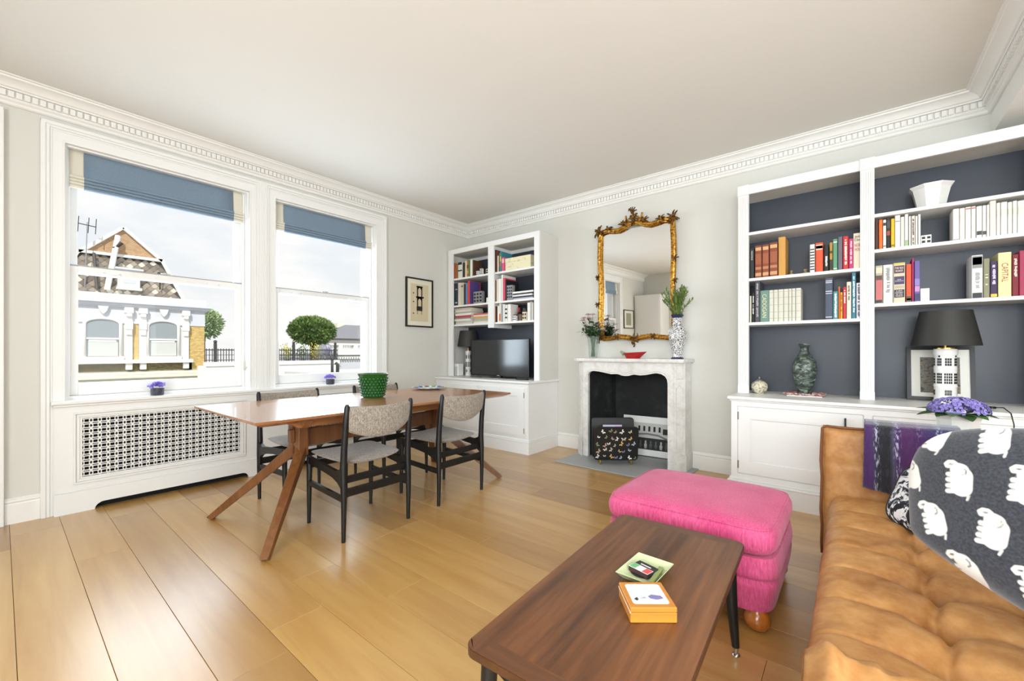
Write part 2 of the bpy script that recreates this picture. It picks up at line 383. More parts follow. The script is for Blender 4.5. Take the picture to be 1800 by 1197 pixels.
# ---- sash windows
def sash_window(idx, y0, y1, label, casing_l=None, casing_r=None):
    w = thing('window_%d' % idx, label, 'window', (0, (y0+y1)/2, Z0), kind='structure')
    # stepped casing : boxes of rising thickness
    cl, cr = casing_l, casing_r
    def jamb(a, b, zb, flip):
        # a is inner edge (at opening), b outer edge
        m = MB(); s = 1 if b > a else -1; wd = abs(b-a)
        m.box(.0005, .032, a+s*.0007, b-s*.0005, zb, Z1+.002)
        m.box(0, .046, b, b-s*min(.026, wd*.3), zb, 2.755, .003)
        m.box(0, .040, b-s*.026, b-s*.044, zb, 2.735, .002)
        m.box(0, .036, b-s*.048, b-s*.056, zb, 2.72, .0015)
        m.box(0, .036, a, a+s*.012, zb, Z1+.012, .002)
        m.build('casing', M['white'], w)
    if cl is not None: jamb(y0, cl, cl_z, False)
    if cr is not None: jamb(y1, cr, cr_z, True)
    a, b = (cl if cl is not None else y0-.113), (cr if cr is not None else y1+.113)
    m = MB(); m.box(0, .0315, a+.001, b-.001, Z1+.0025, 2.754).box(0, .0455, a-.0005, b+.0005, 2.730, 2.7555, .003).box(0, .0395, a+.02, b-.02, 2.713, 2.730, .002).box(0, .0355, a+.04, b-.04, 2.70, 2.708, .0015).box(0, .0355, y0-.011, y1+.011, Z1+.0005, Z1+.0125, .002)
    m.build('casing_head', M['white'], w)
    # reveal lining and sash box
    m = MB(); m.box(-.29, .002, y0-.001, y0+.011, Z0, Z1-.012).box(-.29, .002, y1-.011, y1+.001, Z0, Z1-.012).box(-.29, .002, y0-.001, y1+.001, Z1-.012, Z1+.001)
    m.box(-.075, -.055, y0+.012, y0+.03, .80, Z1-.012, .003).box(-.075, -.055, y1-.03, y1-.012, .80, Z1-.012, .003)
    m.box(-.135, -.122, y0+.012, y0+.028, .80, Z1-.012).box(-.135, -.122, y1-.028, y1-.012, .80, Z1-.012)
    m.build('window_lining', M['white'], w)
    MB().box(-.291, -.05, y0+.011, y1-.011, Z0+.001, .826).box(-.31, -.25, y0-.05, y1+.05, Z0-.03, Z0+.02).build('window_board', M['white'], w)
    sy0, sy1 = y0+.012, y1-.012; st = .062
    lo = MB(); x0, x1 = -.121, -.077
    lo.box(x0, x1, sy0, sy0+st, .828, 1.782, .003).box(x0, x1, sy1-st, sy1, .828, 1.782, .003).box(x0, x1, sy0+st, sy1-st, .828, .918).box(x0, x1, sy0+st, sy1-st, 1.735, 1.782)
    l = lo.build('lower_sash', M['white'], w)
    MB().box(x0+.018, x0+.022, sy0+st, sy1-st, .918, 1.735).build('pane', M['glass'], l)
    up = MB(); x0, x1 = -.178, -.136
    up.box(x0, x1, sy0, sy0+st, 1.735, Z1-.013, .003).box(x0, x1, sy1-st, sy1, 1.735, Z1-.013, .003).box(x0, x1, sy0+st, sy1-st, 2.55, Z1-.013).box(x0, x1, sy0+st, sy1-st, 1.735, 1.782)
    u = up.build('upper_sash', M['white'], w)
    MB().box(x0+.018, x0+.022, sy0+st, sy1-st, 1.782, 2.55).build('pane', M['glass'], u)
    mid = (y0+y1)/2
    MB().box(-.128, -.076, sy0+.004, sy1-.004, 1.7822, 1.7905, .001).build('draught_strip', pc('#a5a6a6', .6), l)
    lk = MB().box(-.118, -.083, mid-.035, mid+.035, 1.782, 1.794, .003).cyl((-.10, mid, 1.79), (-.10, mid, 1.806), .011).beam((-.10, mid-.03, 1.80), (-.10, mid+.035, 1.80), .012, .008)
    lk.build('sash_lock', pc('#b9b7b2', .35, metal=.6), l)
    for q in (-.28, .28):
        yy = mid+q*(y1-y0)
        MB().tube([(-.077, yy-.045, 1.752), (-.060, yy-.04, 1.742), (-.055, yy, 1.735), (-.060, yy+.04, 1.742), (-.077, yy+.045, 1.752)], .005, 6).build('sash_handle', M['white'], l, smooth=True)
    return w
cl_z = 0; cr_z = Z0
sash_window(1, *W[0], 'large white sash window facing the brick gabled house', -4.146, -2.757)
cl_z = Z0; cr_z = Z0
sash_window(2, *W[1], 'white sash window nearer the framed etching', -2.737, -1.396)
cl_z = 0; cr_z = 0
sash_window(3, *W[2], 'narrow sash window seen only in the gilt mirror', -5.30, -4.304)
MB().box(0, .046, -2.757, -2.737, Z0, 2.755, .004).build('trim_4', M['white'], kind='structure', label='narrow moulding joining the two window casings', cat='trim', loc=(0, -2.747, Z0))

# continuous inner sill
MB().box(-.05, .085, -4.10, -1.385, .776, .800, .006).box(.045, .068, -4.09, -1.395, .758, .776, .004).build('window_sill', M['white'], label='long white sill running below both big sash windows', cat='sill', loc=(.02, -2.75, .776))
MB().box(-.05, .06, -5.22, -4.40, .776, .800, .006).build('window_sill', M['white'], label='short white sill of the narrow mirrored window', cat='sill', loc=(.02, -4.8, .776))

# radiator cover
rc = thing('radiator_cover', 'white panelled radiator cover with pierced grilles under the sash windows', 'radiator cover', (.03, -2.75, 0))
G = [(-3.945, -2.945), (-2.50, -1.60)]; gz0, gz1 = .245, .668
m = MB(); cur = -4.083
for a, b in G:
    m.box(.03, .05, cur, a, .14, .775); m.box(.03, .05, a, b, gz1, .775); m.box(.03, .05, a, b, .14, gz0); cur = b
m.box(.03, .05, cur, -1.398, .14, .775); m.box(.002, .0495, -4.0835, -4.07, 0, .774); m.box(.002, .0495, -1.41, -1.3975, 0, .774)
m.build('panel', M['white'], rc)
MB().box(.001, .004, -4.06, -1.42, .0, .75).build('radiator_back', M['dark'], rc)  # black sheet: shade behind the grilles put into the colour
gm = None
for a, b in G:
    m = MB(); m.ring(a-.046, b+.046, gz0-.046, gz1+.046, .014, .05, .064, b=.003).ring(a-.030, b+.030, gz0-.030, gz1+.030, .018, .05, .058, b=.003).ring(a-.012, b+.012, gz0-.012, gz1+.012, .012, .038, .054, b=.002)
    m.build('grille_moulding', M['white'], rc)
    # pierced sheet: every cell is cut from a fine grid
    cols = max(1, round((b-a)/.0455)); rows = 11; cw, ch = (b-a)/cols, (gz1-gz0)/rows; K = 12; m = MB(); idx = {}
    def vid(i, j):
        if (i, j) not in idx: idx[(i, j)] = len(m.v); m.v.append((.044, a+i*cw/K, gz0+j*ch/K))
        return idx[(i, j)]
    for i in range(cols*K):
        for j in range(rows*K):
            u, v = ((i+.5)/K) % 1-.5, ((j+.5)/K) % 1-.5
            hole = (max(abs(u), abs(v)) < .22+.5*min(abs(u), abs(v))**1.5*0)
            for (cu, cv, ru, rv) in ((.5, 0, .13, .30), (-.5, 0, .13, .30), (0, .5, .33, .12), (0, -.5, .33, .12)):
                if ((u-cu)/ru)**2+((v-cv)/rv)**2 < 1: hole = True
            if not hole: m.f.append((vid(i, j), vid(i+1, j), vid(i+1, j+1), vid(i, j+1))); m.mi.append(0)
    g = m.build('grille', M['white'], rc); md = g.modifiers.new('thick', 'SOLIDIFY'); md.thickness = .004
def notch(a, b, h=.048, r=.05):
    return [(a, 0)] + [(a+r*(1-math.cos(t)), h*math.sin(t)) for t in [RAD(q) for q in (20, 45, 70, 90)]] + [(b-r*(1-math.cos(t)), h*math.sin(t)) for t in [RAD(q) for q in (90, 70, 45, 20)]] + [(b, 0)]
poly = [(-4.084, .15), (-4.084, 0)] + notch(-3.882, -2.879) + notch(-2.50, -1.60) + [(-1.3965, 0), (-1.3965, .15)]
m = MB().prism(poly, .05, .066, 'x'); m.box(.0495, .060, -4.0845, -1.396, .150, .162, .003)
m.build('skirting', M['white'], rc)
# ================================================================== FITTED FURNITURE
def panel_door(parent, name, x0, x1, z0, z1, yf, th=.02, st=.075, mid=0, mat=None):
    mat = mat or M['white']; m = MB()
    m.box(x0, x1, yf, yf+th, z1-st, z1).box(x0, x1, yf, yf+th, z0, z0+st).box(x0, x0+st, yf, yf+th, z0+st, z1-st).box(x1-st, x1, yf, yf+th, z0+st, z1-st)
    d = m.build(name, mat, parent)
    MB().box(x0+st, x1-st, yf+.010, yf+th, z0+st, z1-st).build('door_panel', mat, d)
    MB().ring(x0+st-.002, x1-st+.002, z0+st-.002, z1-st+.002, .014, yf+.002, yf+.012, 'y', .003).build('panel_moulding', mat, d)
    return d
BRASS = plain('brass', '#b8924a', .28, metal=1, var=.06); CHROME = plain('brushed_steel', '#c9c7c2', .25, metal=1)
BLK = plain('black_satin', '#141414', .45, var=.1)

# ---- television cabinet (window side of the chimney wall)
c1 = thing('cabinet', 'white low cabinet with two panelled doors under the television', 'cabinet', (.79, -.3, 0))
m = MB(); m.box(.003, 1.555, -.598, -.002, .13, .79); m.build('body', M['white'], c1)
m = MB(); m.box(.003, 1.572, -.615, -.002, 0, .128).box(.003, 1.576, -.619, -.002, .128, .142, .004).box(.003, 1.566, -.609, -.002, .142, .158, .004); m.build('plinth', M['white'], c1)
m = MB(); m.ring(.04, 1.535, .18, .765, .03, -.606, -.598, 'y', .001); m.build('face_frame', M['white'], c1)
for i, (a, b) in enumerate(((.075, .775), (.815, 1.505))):
    d = panel_door(c1, 'door', a, b, .205, .735, -.612, .016, .085)
    kx = b-.04 if i == 0 else a+.04
    k = MB(); k.sphere((kx, -.632, .50), .013, 12, 8).cyl((kx, -.612, .50), (kx, -.628, .50), .005); k.build('knob', CHROME, d, smooth=50)
    hx = a+.002 if i == 0 else b-.002
    for z in (.26, .66): MB().cyl((hx, -.614, z-.03), (hx, -.614, z+.03), .005, n=8).build('hinge', CHROME, d)
MB().box(.003, 1.582, -.632, -.002, .7905, .815, .004).build('worktop', M['white'], label='white painted top of the low television cabinet', cat='worktop', loc=(.79, -.3, .79))
h1 = thing('bookcase', 'white open bookcase over the television with two shelf bays', 'bookcase', (.79, -.2, .815))
m = MB(); m.box(.018, .111, -.402, -.378, .8155, 2.543).box(1.49, 1.562, -.402, -.378, .8155, 2.543).box(.111, 1.49, -.402, -.378, 2.48, 2.543); m.build('face_frame', M['white'], h1)
MB().box(.765, .862, -.4015, -.3785, 1.451, 2.479).build('centre_stile', M['white'], h1)
MB().box(.79, .838, -.378, -.017, 1.4515, 2.4848).build('divider', M['white'], h1)
MB().box(1.535, 1.560, -.378, -.004, .8155, 2.543).build('side_panel', M['wall'], h1)
MB().box(.004, .028, -.378, -.004, .8155, 2.543).build('side_panel', M['wall'], h1)
MB().box(.0285, 1.5345, -.377, -.005, 2.485, 2.525).build('top_panel', M['wall'], h1)
MB().box(.0285, 1.5345, -.016, -.005, .816, 2.4845).build('back_panel', M['navy'], h1)
MB().box(.029, .7895, -.03, -.0165, 2.44, 2.4843).box(.8385, 1.534, -.03, -.0165, 2.44, 2.4843).build('rear_rail', M['white'], h1)
for z in (2.15, 1.78, 1.52):
    MB().box(.03, .79, -.375, -.017, z-.024, z, .002).build('shelf', M['white'], h1)
    MB().box(.838, 1.534, -.375, -.017, z-.024, z, .002).build('shelf', M['white'], h1)

# ---- tall bookcase with fluted pilasters
c2 = thing('cabinet', 'white low cabinet with latched panelled doors behind the sofa arm', 'cabinet', (4.46, -.33, 0))
MB().box(3.6105, 5.3295, -.648, -.003, .151, .764).build('body', M['white'], c2)
m = MB(); m.box(3.592, 5.34, -.69, -.002, 0, .135).box(3.588, 5.341, -.694, -.0022, .134, .15, .004).box(3.598, 5.339, -.676, -.0024, .149, .168, .006); m.build('plinth', M['white'], c2)
m = MB(); m.box(3.61, 3.655, -.66, -.6475, .2, .725).box(4.412, 4.458, -.66, -.6475, .2, .725).box(5.20, 5.33, -.66, -.6475, .2, .725).box(3.61, 5.33, -.66, -.6475, .725, .7645).box(3.61, 5.33, -.66, -.6475, .1685, .2); m.build('face_frame', M['white'], c2)
for i, (a, b) in enumerate(((3.658, 4.409), (4.461, 5.197))):
    d = panel_door(c2, 'door', a, b, .203, .722, -.661, .014, .085)
    kx = b-.075 if i == 0 else b-.07
    if i == 0:
        for z in (.27, .65): MB().cyl((a+.001, -.663, z-.03), (a+.001, -.663, z+.03), .005, n=8).build('hinge', CHROME, d)
        MB().box(b-.098, b-.088, -.676, -.660, .635, .695, .003).build('latch_bar', BLK, d)
        MB().tube([(b-.09+.022*math.cos(t), -.672-.008*math.sin(t), .625+.012*math.sin(t)) for t in [i*math.pi/7 for i in range(14)]], .003, 6, closed=True).cyl((b-.035, -.66, .63), (b-.035, -.685, .63), .006).sphere((b-.035, -.688, .63), .009, 10, 6).build('latch_ring', BRASS, d, smooth=50)
    else:
        MB().cyl((a+.035, -.66, .63), (a+.035, -.685, .63), .006).sphere((a+.035, -.688, .63), .009, 10, 6).build('knob', BRASS, d, smooth=50)
MB().box(3.585, 5.345, -.685, -.002, .776, .80, .007).box(3.60, 5.34, -.672, -.0025, .7648, .7762, .003).build('worktop', M['white'], label='white painted top of the low cabinet behind the sofa', cat='worktop', loc=(4.46, -.33, .776))
h2 = thing('bookcase', 'tall white bookcase with fluted pilasters and navy back panel', 'bookcase', (4.46, -.2, .80))
YF = -.34
def pilaster(x0, x1):
    m = MB(); m.box(x0, x1, YF+.0005, YF+.03, .8008, 2.5505); w = x1-x0
    for i in range(6):
        cx = x0+w*(.09+.164*i); m.box(cx, cx+w*.075, YF-.007, YF+.002, .87, 2.455, .0015)
    m.box(x0-.002, x1+.002, YF-.010, YF+.001, .8005, .86, .002).box(x0, x0+w*.03, YF-.005, YF+.002, .8595, 2.4685).box(x1-w*.03, x1, YF-.005, YF+.002, .8595, 2.4685)
    m.box(x0-.004, x1+.004, YF-.012, YF+.001, 2.468, 2.552, .003)
    p = m.build('pilaster', M['white'], h2)
    MB().ring(x0+.006, x1-.006, 2.475, 2.545, .006, YF-.018, YF-.012, 'y').tube([((x0+x1)/2+.024*math.cos(t), YF-.013, 2.51+.024*math.sin(t)) for t in [k*math.pi/9 for k in range(18)]], .0035, 6, closed=True).tube([((x0+x1)/2+.011*math.cos(t), YF-.013, 2.51+.011*math.sin(t)) for t in [k*math.pi/7 for k in range(14)]], .003, 6, closed=True).build('roundel', M['white'], p, smooth=50)
pilaster(3.598, 3.677); pilaster(4.397, 4.476); pilaster(5.25, 5.33)
MB().box(3.6, 5.328, YF+.004, YF+.029, 2.475, 2.5495).build('head_rail', M['white'], h2)
for a, b in ((3.602, 3.628), (4.424, 4.45), (5.30, 5.328)): MB().box(a, b, YF+.03, -.0045, .801, 2.545).build('side_panel', M['wall'] if a < 4 else M['navy'], h2)
MB().box(3.6285, 5.2995, YF+.0295, -.005, 2.492, 2.53).build('top_panel', M['wall'], h2)
MB().box(3.6285, 4.4235, -.016, -.005, .801, 2.4915).build('back_panel', M['navy'], h2); MB().box(4.4505, 5.2995, -.016, -.005, .801, 2.4915).build('back_panel', M['navy'], h2)
SA = (2.152, 1.765, 1.395); SB = (2.14, 1.885, 1.495)
for z in SA: MB().box(3.63, 4.422, YF+.004, -.017, z-.024, z, .002).build('shelf', M['white'], h2)
for z in SB: MB().box(4.452, 5.298, YF+.004, -.017, z-.024, z, .002).build('shelf', M['white'], h2)

# ---- fireplace
def marble():
    t = NT('veined_marble'); v = t.coord(scale=(1, 1, 1)); f = t.noise(v, 7, 8, .65, 1.4); f2 = t.noise(v, 26, 6, .6, .8)
    c = t.ramp(f, [(.28, '#cfccc7'), (.42, '#e2dfda'), (.55, '#ebe9e5'), (.8, '#f1efec')]); c2 = t.ramp(f2, [(.35, '#cfccc6'), (.6, '#f2f0ec')])
    return t.fin(t.mix(.35, c, c2, 'MULTIPLY'), .3)
M['marble'] = marble()
fp = thing('fireplace', 'veined white marble fireplace surround with scalloped opening', 'fireplace', (2.55, -.15, .0105))
CX = 2.545
arch = [(2.115, .856), (2.113, .900), (2.130, .927), (2.168, .942), (2.242, .937), (2.300, .928), (2.385, .913), (2.455, .917), (2.480, .912), (2.508, .902), (2.545, .899), (2.582, .902), (2.610, .912), (2.635, .917), (2.705, .911), (2.760, .917), (2.821, .932), (2.870, .938), (2.915, .930), (2.950, .910), (2.970, .879), (2.975, .838)]
poly = [(2.05, 1.047), (2.05, .838)] + [(2.115, .838)] + arch + [(3.04, .838), (3.04, 1.047)]
MB().prism(poly, -.262, -.222, 'y').build('frieze', M['marble'], fp)
rl = MB()
pts = [(2.085, -.264, .86)] + [(x*.985+CX*.015+(-.012 if x < CX else .012), -.264, z+.022) for x, z in arch[1:-1]] + [(3.005, -.264, .86)]
rl.tube(pts, .0045, 6)
for rx, rz, r in ((.062, .047, .005), (.082, .058, .003)): rl.tube([(CX+rx*math.cos(t), -.264, .982+rz*math.sin(t)) for t in [k*math.pi/14 for k in range(28)]], r, 6, closed=True)
rl.build('carved_relief', M['marble'], fp, smooth=50)
for s in (-1, 1):
    X = lambda v: CX+s*v
    m = MB(); m.box(X(.43), X(.495), -.2615, -.222, .0105, .8385)
    m.build('jamb', M['marble'], fp)
    m = MB(); q = [(X(.495), -.272), (X(.575), -.20), (X(.575), -.012), (X(.495), -.012)]
    m.prism(q, .16, 1.047, 'z'); q2 = [(X(.489), -.286), (X(.588), -.206), (X(.588), -.010), (X(.489), -.010)]
    m.prism(q2, .0105, .165, 'z').prism([(a+(.003*s if i in (1, 2) else -.002*s), b-.005 if i < 2 else b) for i, (a, b) in enumerate(q)], .855, .868, 'z')
    p = m.build('pilaster', M['marble'], fp, fix=True)
    # carved panel on the splayed face
    A = Vector((X(.495), -.272, 0)); B = Vector((X(.575), -.20, 0)); d = (B-A); n = Vector((d.y*s, -d.x*s, 0)).normalized()
    if n.y > 0: n = -n
    g = MB()
    def on(u, z): q = A+d*u+n*.0015; return (q.x, q.y, z)
    g.tube([on(.2, .22), on(.8, .22), on(.8, .80), on(.5, .83), on(.2, .80)], .0035, 6, closed=True)
    g.tube([on(.5+.24*math.cos(t), .55+.05*math.sin(t)) for t in [k*math.pi/9 for k in range(18)]], .003, 6, closed=True)
    g.tube([on(.2, .89), on(.8, .89), on(.8, 1.02), on(.2, 1.02)], .003, 6, closed=True)
    g.build('carved_panel', M['marble'], p, smooth=50)
sh = [(1.94, -.002), (1.94, -.235), (1.958, -.285), (2.0, -.31), (2.2, -.303), (2.35, -.308), (2.545, -.322), (2.74, -.308), (2.89, -.303), (3.09, -.31), (3.135, -.285), (3.152, -.235), (3.152, -.002)]
MB().prism(sh, 1.052, 1.078, 'z').prism([(CX+(a-CX)*.985, b*.965) for a, b in sh], 1.043, 1.053, 'z').build('mantel_shelf', M['marble'], fp)
t = NT('chalky_slate'); f = t.noise(t.coord(scale=(1, 1, 1)), 6, 5, .6, .6); SLATE = t.fin(t.ramp(f, [(.45, '#191b1a'), (.62, '#272b29'), (.78, '#3c413e')]), .7)
fb = MB(); fb.add([(2.105, -.2225, 1.03), (2.105, -.2225, .0106), (2.19, .27, .0106), (2.19, .27, 1.03), (2.985, -.2225, 1.03), (2.985, -.2225, .0106), (2.90, .27, .0106), (2.90, .27, 1.03)], [(0, 1, 2, 3), (3, 2, 6, 7), (7, 6, 5, 4), (0, 3, 7, 4)])
fb.build('firebox', SLATE, fp)
MB().box(1.945, 3.19, -.665, -.0, .0005, .010, .003).box(2.118, 2.972, 0, .268, .0005, .010).build('hearth', plain('grey_slate', '#a5a7a6', .5, var=.05, sc=5), label='flat grey stone hearth in front of the fireplace', cat='hearth', loc=(2.56, -.3, .0005))

# ---- gilt mirror
t = NT('antique_gilt'); v = t.coord(); f = t.noise(v, 55, 4, .6); GILT = t.fin(t.ramp(f, [(.32, '#4a2f10'), (.46, '#a8742a'), (.6, '#d3a246'), (.8, '#efcf7e')]), .32, metal=.85)
t.bump(t.noise(t.coord(), 120, 3), .5, .004)
t = NT('dark_gilt'); f = t.noise(t.coord(), 60, 4, .6); GILTD = t.fin(t.ramp(f, [(.35, '#2a1a0a'), (.55, '#6e4718'), (.75, '#b98a3c')]), .38, metal=.8); t.bump(t.noise(t.coord(), 90, 3), .6, .005)
mr = thing('wall_mirror', 'large gilt rococo mirror with carved crest above the mantel', 'mirror', (2.565, -.012, 1.26), rot=(RAD(.95), 0, 0))
# local coordinates: x from centre, y towards wall, z from frame foot (frame 0..1.27)
MB().box(-.385, .385, -.030, -.024, .045, 1.205).build('mirror_glass', plain('mirror_silver', '#f4f5f4', .015, metal=1, var=0), mr)
MB().box(-.40, .40, -.022, -.012, .03, 1.19).build('backing_board', pc('#4a3a28', .8), mr)
fm = MB()
def rail(pts, r0, closed=False): fm.tube(pts, r0, 10, closed)
out = [(-.405, -.045, .05)] + [(-.405-.006*math.sin(k*.9), -.045, .05+k*.1) for k in range(1, 12)] + [(-.402, -.045, 1.19), (-.385, -.045, 1.215)]
rt_ = [(-x, y, z) for x, y, z in out]
top = [(-.385, -.045, 1.215), (-.32, -.05, 1.225), (-.25, -.05, 1.212), (-.18, -.05, 1.205), (-.11, -.05, 1.225), (-.05, -.052, 1.25), (0, -.052, 1.255), (.05, -.052, 1.25), (.11, -.05, 1.225), (.18, -.05, 1.205), (.25, -.05, 1.212), (.32, -.05, 1.225), (.385, -.045, 1.215)]
bot = [(-.405, -.045, .05), (-.36, -.045, .028), (-.27, -.05, .036), (-.18, -.05, .05), (-.09, -.05, .04), (0, -.05, .018), (.09, -.05, .04), (.18, -.05, .05), (.27, -.05, .036), (.36, -.045, .028), (.405, -.045, .05)]
for P in (out, rt_, top, bot):
    fm.tube(P, .024, 10); fm.tube([(x*.952, y-.004, (z-.62)*.968+.62) for x, y, z in P], .011, 8)
fm.build('frame', GILT, mr, smooth=True)
def leafy(c, r, n, seed, up=0, spread=2*math.pi):
    rr = random.Random(seed); orn = MB()
    for i in range(n):
        a = up+spread*(i/n-.5)+rr.uniform(-.2, .2); L = r*rr.uniform(.75, 1.15); b = Vector((c[0], c[1]-.01, c[2]))
        pts = []; rad = []
        for k in range(6):
            t = k/5; bend = a+1.1*t*(1 if i % 2 else -1)
            pts.append(b+Vector((math.cos(a)*L*t+math.cos(bend)*L*.22*t, -.016*math.sin(t*math.pi), math.sin(a)*L*t+math.sin(bend)*L*.22*t))); rad.append(r*.20*(1-.72*t)+.002)
        orn.tube(pts, .005, 6, radii=rad)
    orn.sphere((c[0], c[1]-.018, c[2]), (r*.32, r*.22, r*.32), 8, 6)
    orn.build('carved_leaf', GILTD, mr, smooth=True)
for s in (-1, 1):
    leafy((s*.405, -.05, 1.225), .062, 8, 5+s, RAD(90)); leafy((s*.285, -.052, 1.232), .045, 6, 9+s, RAD(90), 4)
    leafy((s*.41, -.05, .03), .05, 7, 15+s)
    leafy((s*.425, -.05, .42), .03, 6, 25+s); leafy((s*.425, -.05, .72 if s < 0 else .82), .034, 6, 29+s); leafy((s*.425, -.05, .60 if s > 0 else .20), .03, 6, 33+s)
    leafy((s*.2, -.055, .05), .035, 6, 41+s); leafy((s*.115, -.055, 1.25), .05, 6, 51+s, RAD(90), 4)
    MB().tube([(s*(.03+.055*t+.02*math.sin(3*t)), -.058, 1.235+.10*math.sin(t*1.5)*t) for t in [k*.13 for k in range(9)]], .011, 8).build('scroll', GILT, mr, smooth=True)
leafy((0, -.058, .022), .055, 8, 61); leafy((0, -.055, 1.30), .055, 7, 67, RAD(90), 3.4); leafy((-.012, -.055, 1.355), .048, 5, 71, RAD(100), 2.2); leafy((-.03, -.055, 1.385), .03, 4, 73, RAD(150), 1.8); leafy((0, -.056, 1.26), .04, 6, 77)
MB().tube([(.062*math.cos(t), -.060, 1.275+.045*math.sin(t)) for t in [k*math.pi/10 for k in range(20)]], .010, 8, closed=True).build('cartouche', GILT, mr, smooth=True)
MB().tube([(-.01, -.055, -.01), (.0, -.058, -.035), (-.012, -.055, -.06)], .008, 6).build('scroll', GILTD, mr, smooth=True)
for s in (-1, 1):
    bd = MB()
    for k in range(44): bd.sphere((s*.387, -.060, .08+k*.0258), .0065, 6, 4)
    bd.build('beading', GILT, mr, smooth=True, kind='stuff')
# ================================================================== FURNITURE
def pad(m, outline, top, bot, na=40, nr=10, k=2.0):
    # closed soft shape: outline(t)->(x,y); top/bot(x,y,s)->z with s the radial fraction
    rings = []
    def add(x, y, z): m.v.append((x, y, z)); return len(m.v)-1
    ox, oy = [sum(c)/na for c in zip(*[outline(2*math.pi*i/na) for i in range(na)])]
    def ringset(fn):
        rs = []
        for j in range(1, nr+1):
            s = math.sin(j/nr*math.pi/2)
            rs.append([(ox+(outline(2*math.pi*i/na)[0]-ox)*s, oy+(outline(2*math.pi*i/na)[1]-oy)*s, s) for i in range(na)])
        return rs
    R_ = ringset(top)
    T = [[add(x, y, top(x, y, s)) for x, y, s in r] for r in R_]; B = [[add(x, y, bot(x, y, s)) for x, y, s in r] for r in R_[:-1]]
    same = abs(m.v[T[-1][0]][2]-bot(*R_[-1][0])) < 1e-6
    B.append(T[-1] if same else [add(x, y, bot(x, y, s)) for x, y, s in R_[-1]])
    ct, cb = add(ox, oy, top(ox, oy, 0)), add(ox, oy, bot(ox, oy, 0)); F = []
    for i in range(na):
        j = (i+1) % na; F.append((ct, T[0][i], T[0][j])); F.append((cb, B[0][j], B[0][i]))
        for q in range(nr-1): F.append((T[q][i], T[q+1][i], T[q+1][j], T[q][j])); F.append((B[q][i], B[q][j], B[q+1][j], B[q+1][i]))
        if not same: F.append((T[-1][i], B[-1][i], B[-1][j], T[-1][j]))
    m.f += F; m.mi += [0]*len(F); return m
def srect(cx, cy, hx, hy, p=6.0):
    def f(t):
        c, s = math.cos(t), math.sin(t); return (cx+hx*math.copysign(abs(c)**(2/p), c), cy+hy*math.copysign(abs(s)**(2/p), s))
    return f
def rbox(x0, x1, y0, y1, r, n=5):
    P = []
    for (cx, cy, a0) in ((x1-r, y1-r, 0), (x0+r, y1-r, 90), (x0+r, y0+r, 180), (x1-r, y0+r, 270)):
        for k in range(n+1): a = RAD(a0+90*k/n); P.append((cx+r*math.cos(a), cy+r*math.sin(a)))
    return P

WAL = wood('walnut_table', [(.25, '#7d4c2b'), (.45, '#99653c'), (.6, '#aa7548'), (.8, '#bd8a5c')], 'y', 1.0, .27, coat=.25)
WALX = wood('walnut_leg', [(.25, '#573319'), (.45, '#704524'), (.6, '#80532f'), (.8, '#94663e')], 'z', 1.0, .36)
# ---- dining table
dt = thing('dining_table', 'long walnut dining table with splayed cross legs by the windows', 'table', (1.39, -2.42, 0))
ty0, ty1, tx0, tx1, TZ = -3.475, -1.36, .845, 1.935, .775
bm = bmesh.new(); o0 = [(tx0, ty0), (tx1, ty0), (tx1-.01, ty1), (tx0+.01, ty1)]
def ringv(f, z): return [bm.verts.new((1.39+(x-1.39)*f[0], -2.42+(y+2.42)*f[1], z)) for x, y in o0]
r1 = ringv((.998, .999), TZ); r2 = ringv((1, 1), TZ-.004); r3 = ringv((1, 1), TZ-.014); r4 = ringv((.90, .955), TZ-.036)
bm.faces.new(r1); bm.faces.new(r4[::-1])
for a, b in ((r1, r2), (r2, r3), (r3, r4)):
    for i in range(4): bm.faces.new((a[i], b[i], b[(i+1) % 4], a[(i+1) % 4]))
bmesh.ops.recalc_face_normals(bm, faces=bm.faces[:])
MB().frombm(bm).build('table_top', WAL, dt)
for s in (-1, 1):
    xx = 1.39+s*.34
    MB().prism([(-3.27, TZ-.036), (-3.17, .685), (-1.67, .685), (-1.57, TZ-.036)], xx-.02, xx+.02, 'x').build('apron', WAL, dt)
    yy = -2.42+s*.72
    MB().prism([(.94, TZ-.036), (1.02, .685), (1.76, .685), (1.84, TZ-.036)], yy-.02, yy+.02, 'y').build('apron', WAL, dt)
for sy in (-1, 1):
    ya = -2.42+sy*.60; yf = -2.42+sy*.985
    for sx in (-1, 1):
        xa = 1.395+sx*.052; xf = 1.40+sx*.463
        m = MB(); m.beam((xa, ya, .70), (xa, ya, .445), .058, .062, .062, .066, up=(0, 1, 0), b=.004)
        m.beam((xa, ya, .475), (xf, yf, 0.0), .062, .070, .046, .050, up=(0, 0, 1), b=.004)
        l = m.build('leg', WALX, dt)
        for v in l.data.vertices:
            if v.co.z < .012: v.co.z = .0006
    MB().box(1.375, 1.415, ya+sy*.03, ya+sy*.062, .53, .62, .003).build('wedge_tenon', WALX, dt)
MB().box(1.3725, 1.4175, -3.045, -1.795, .50, .615, .004).build('stretcher', WALX, dt)

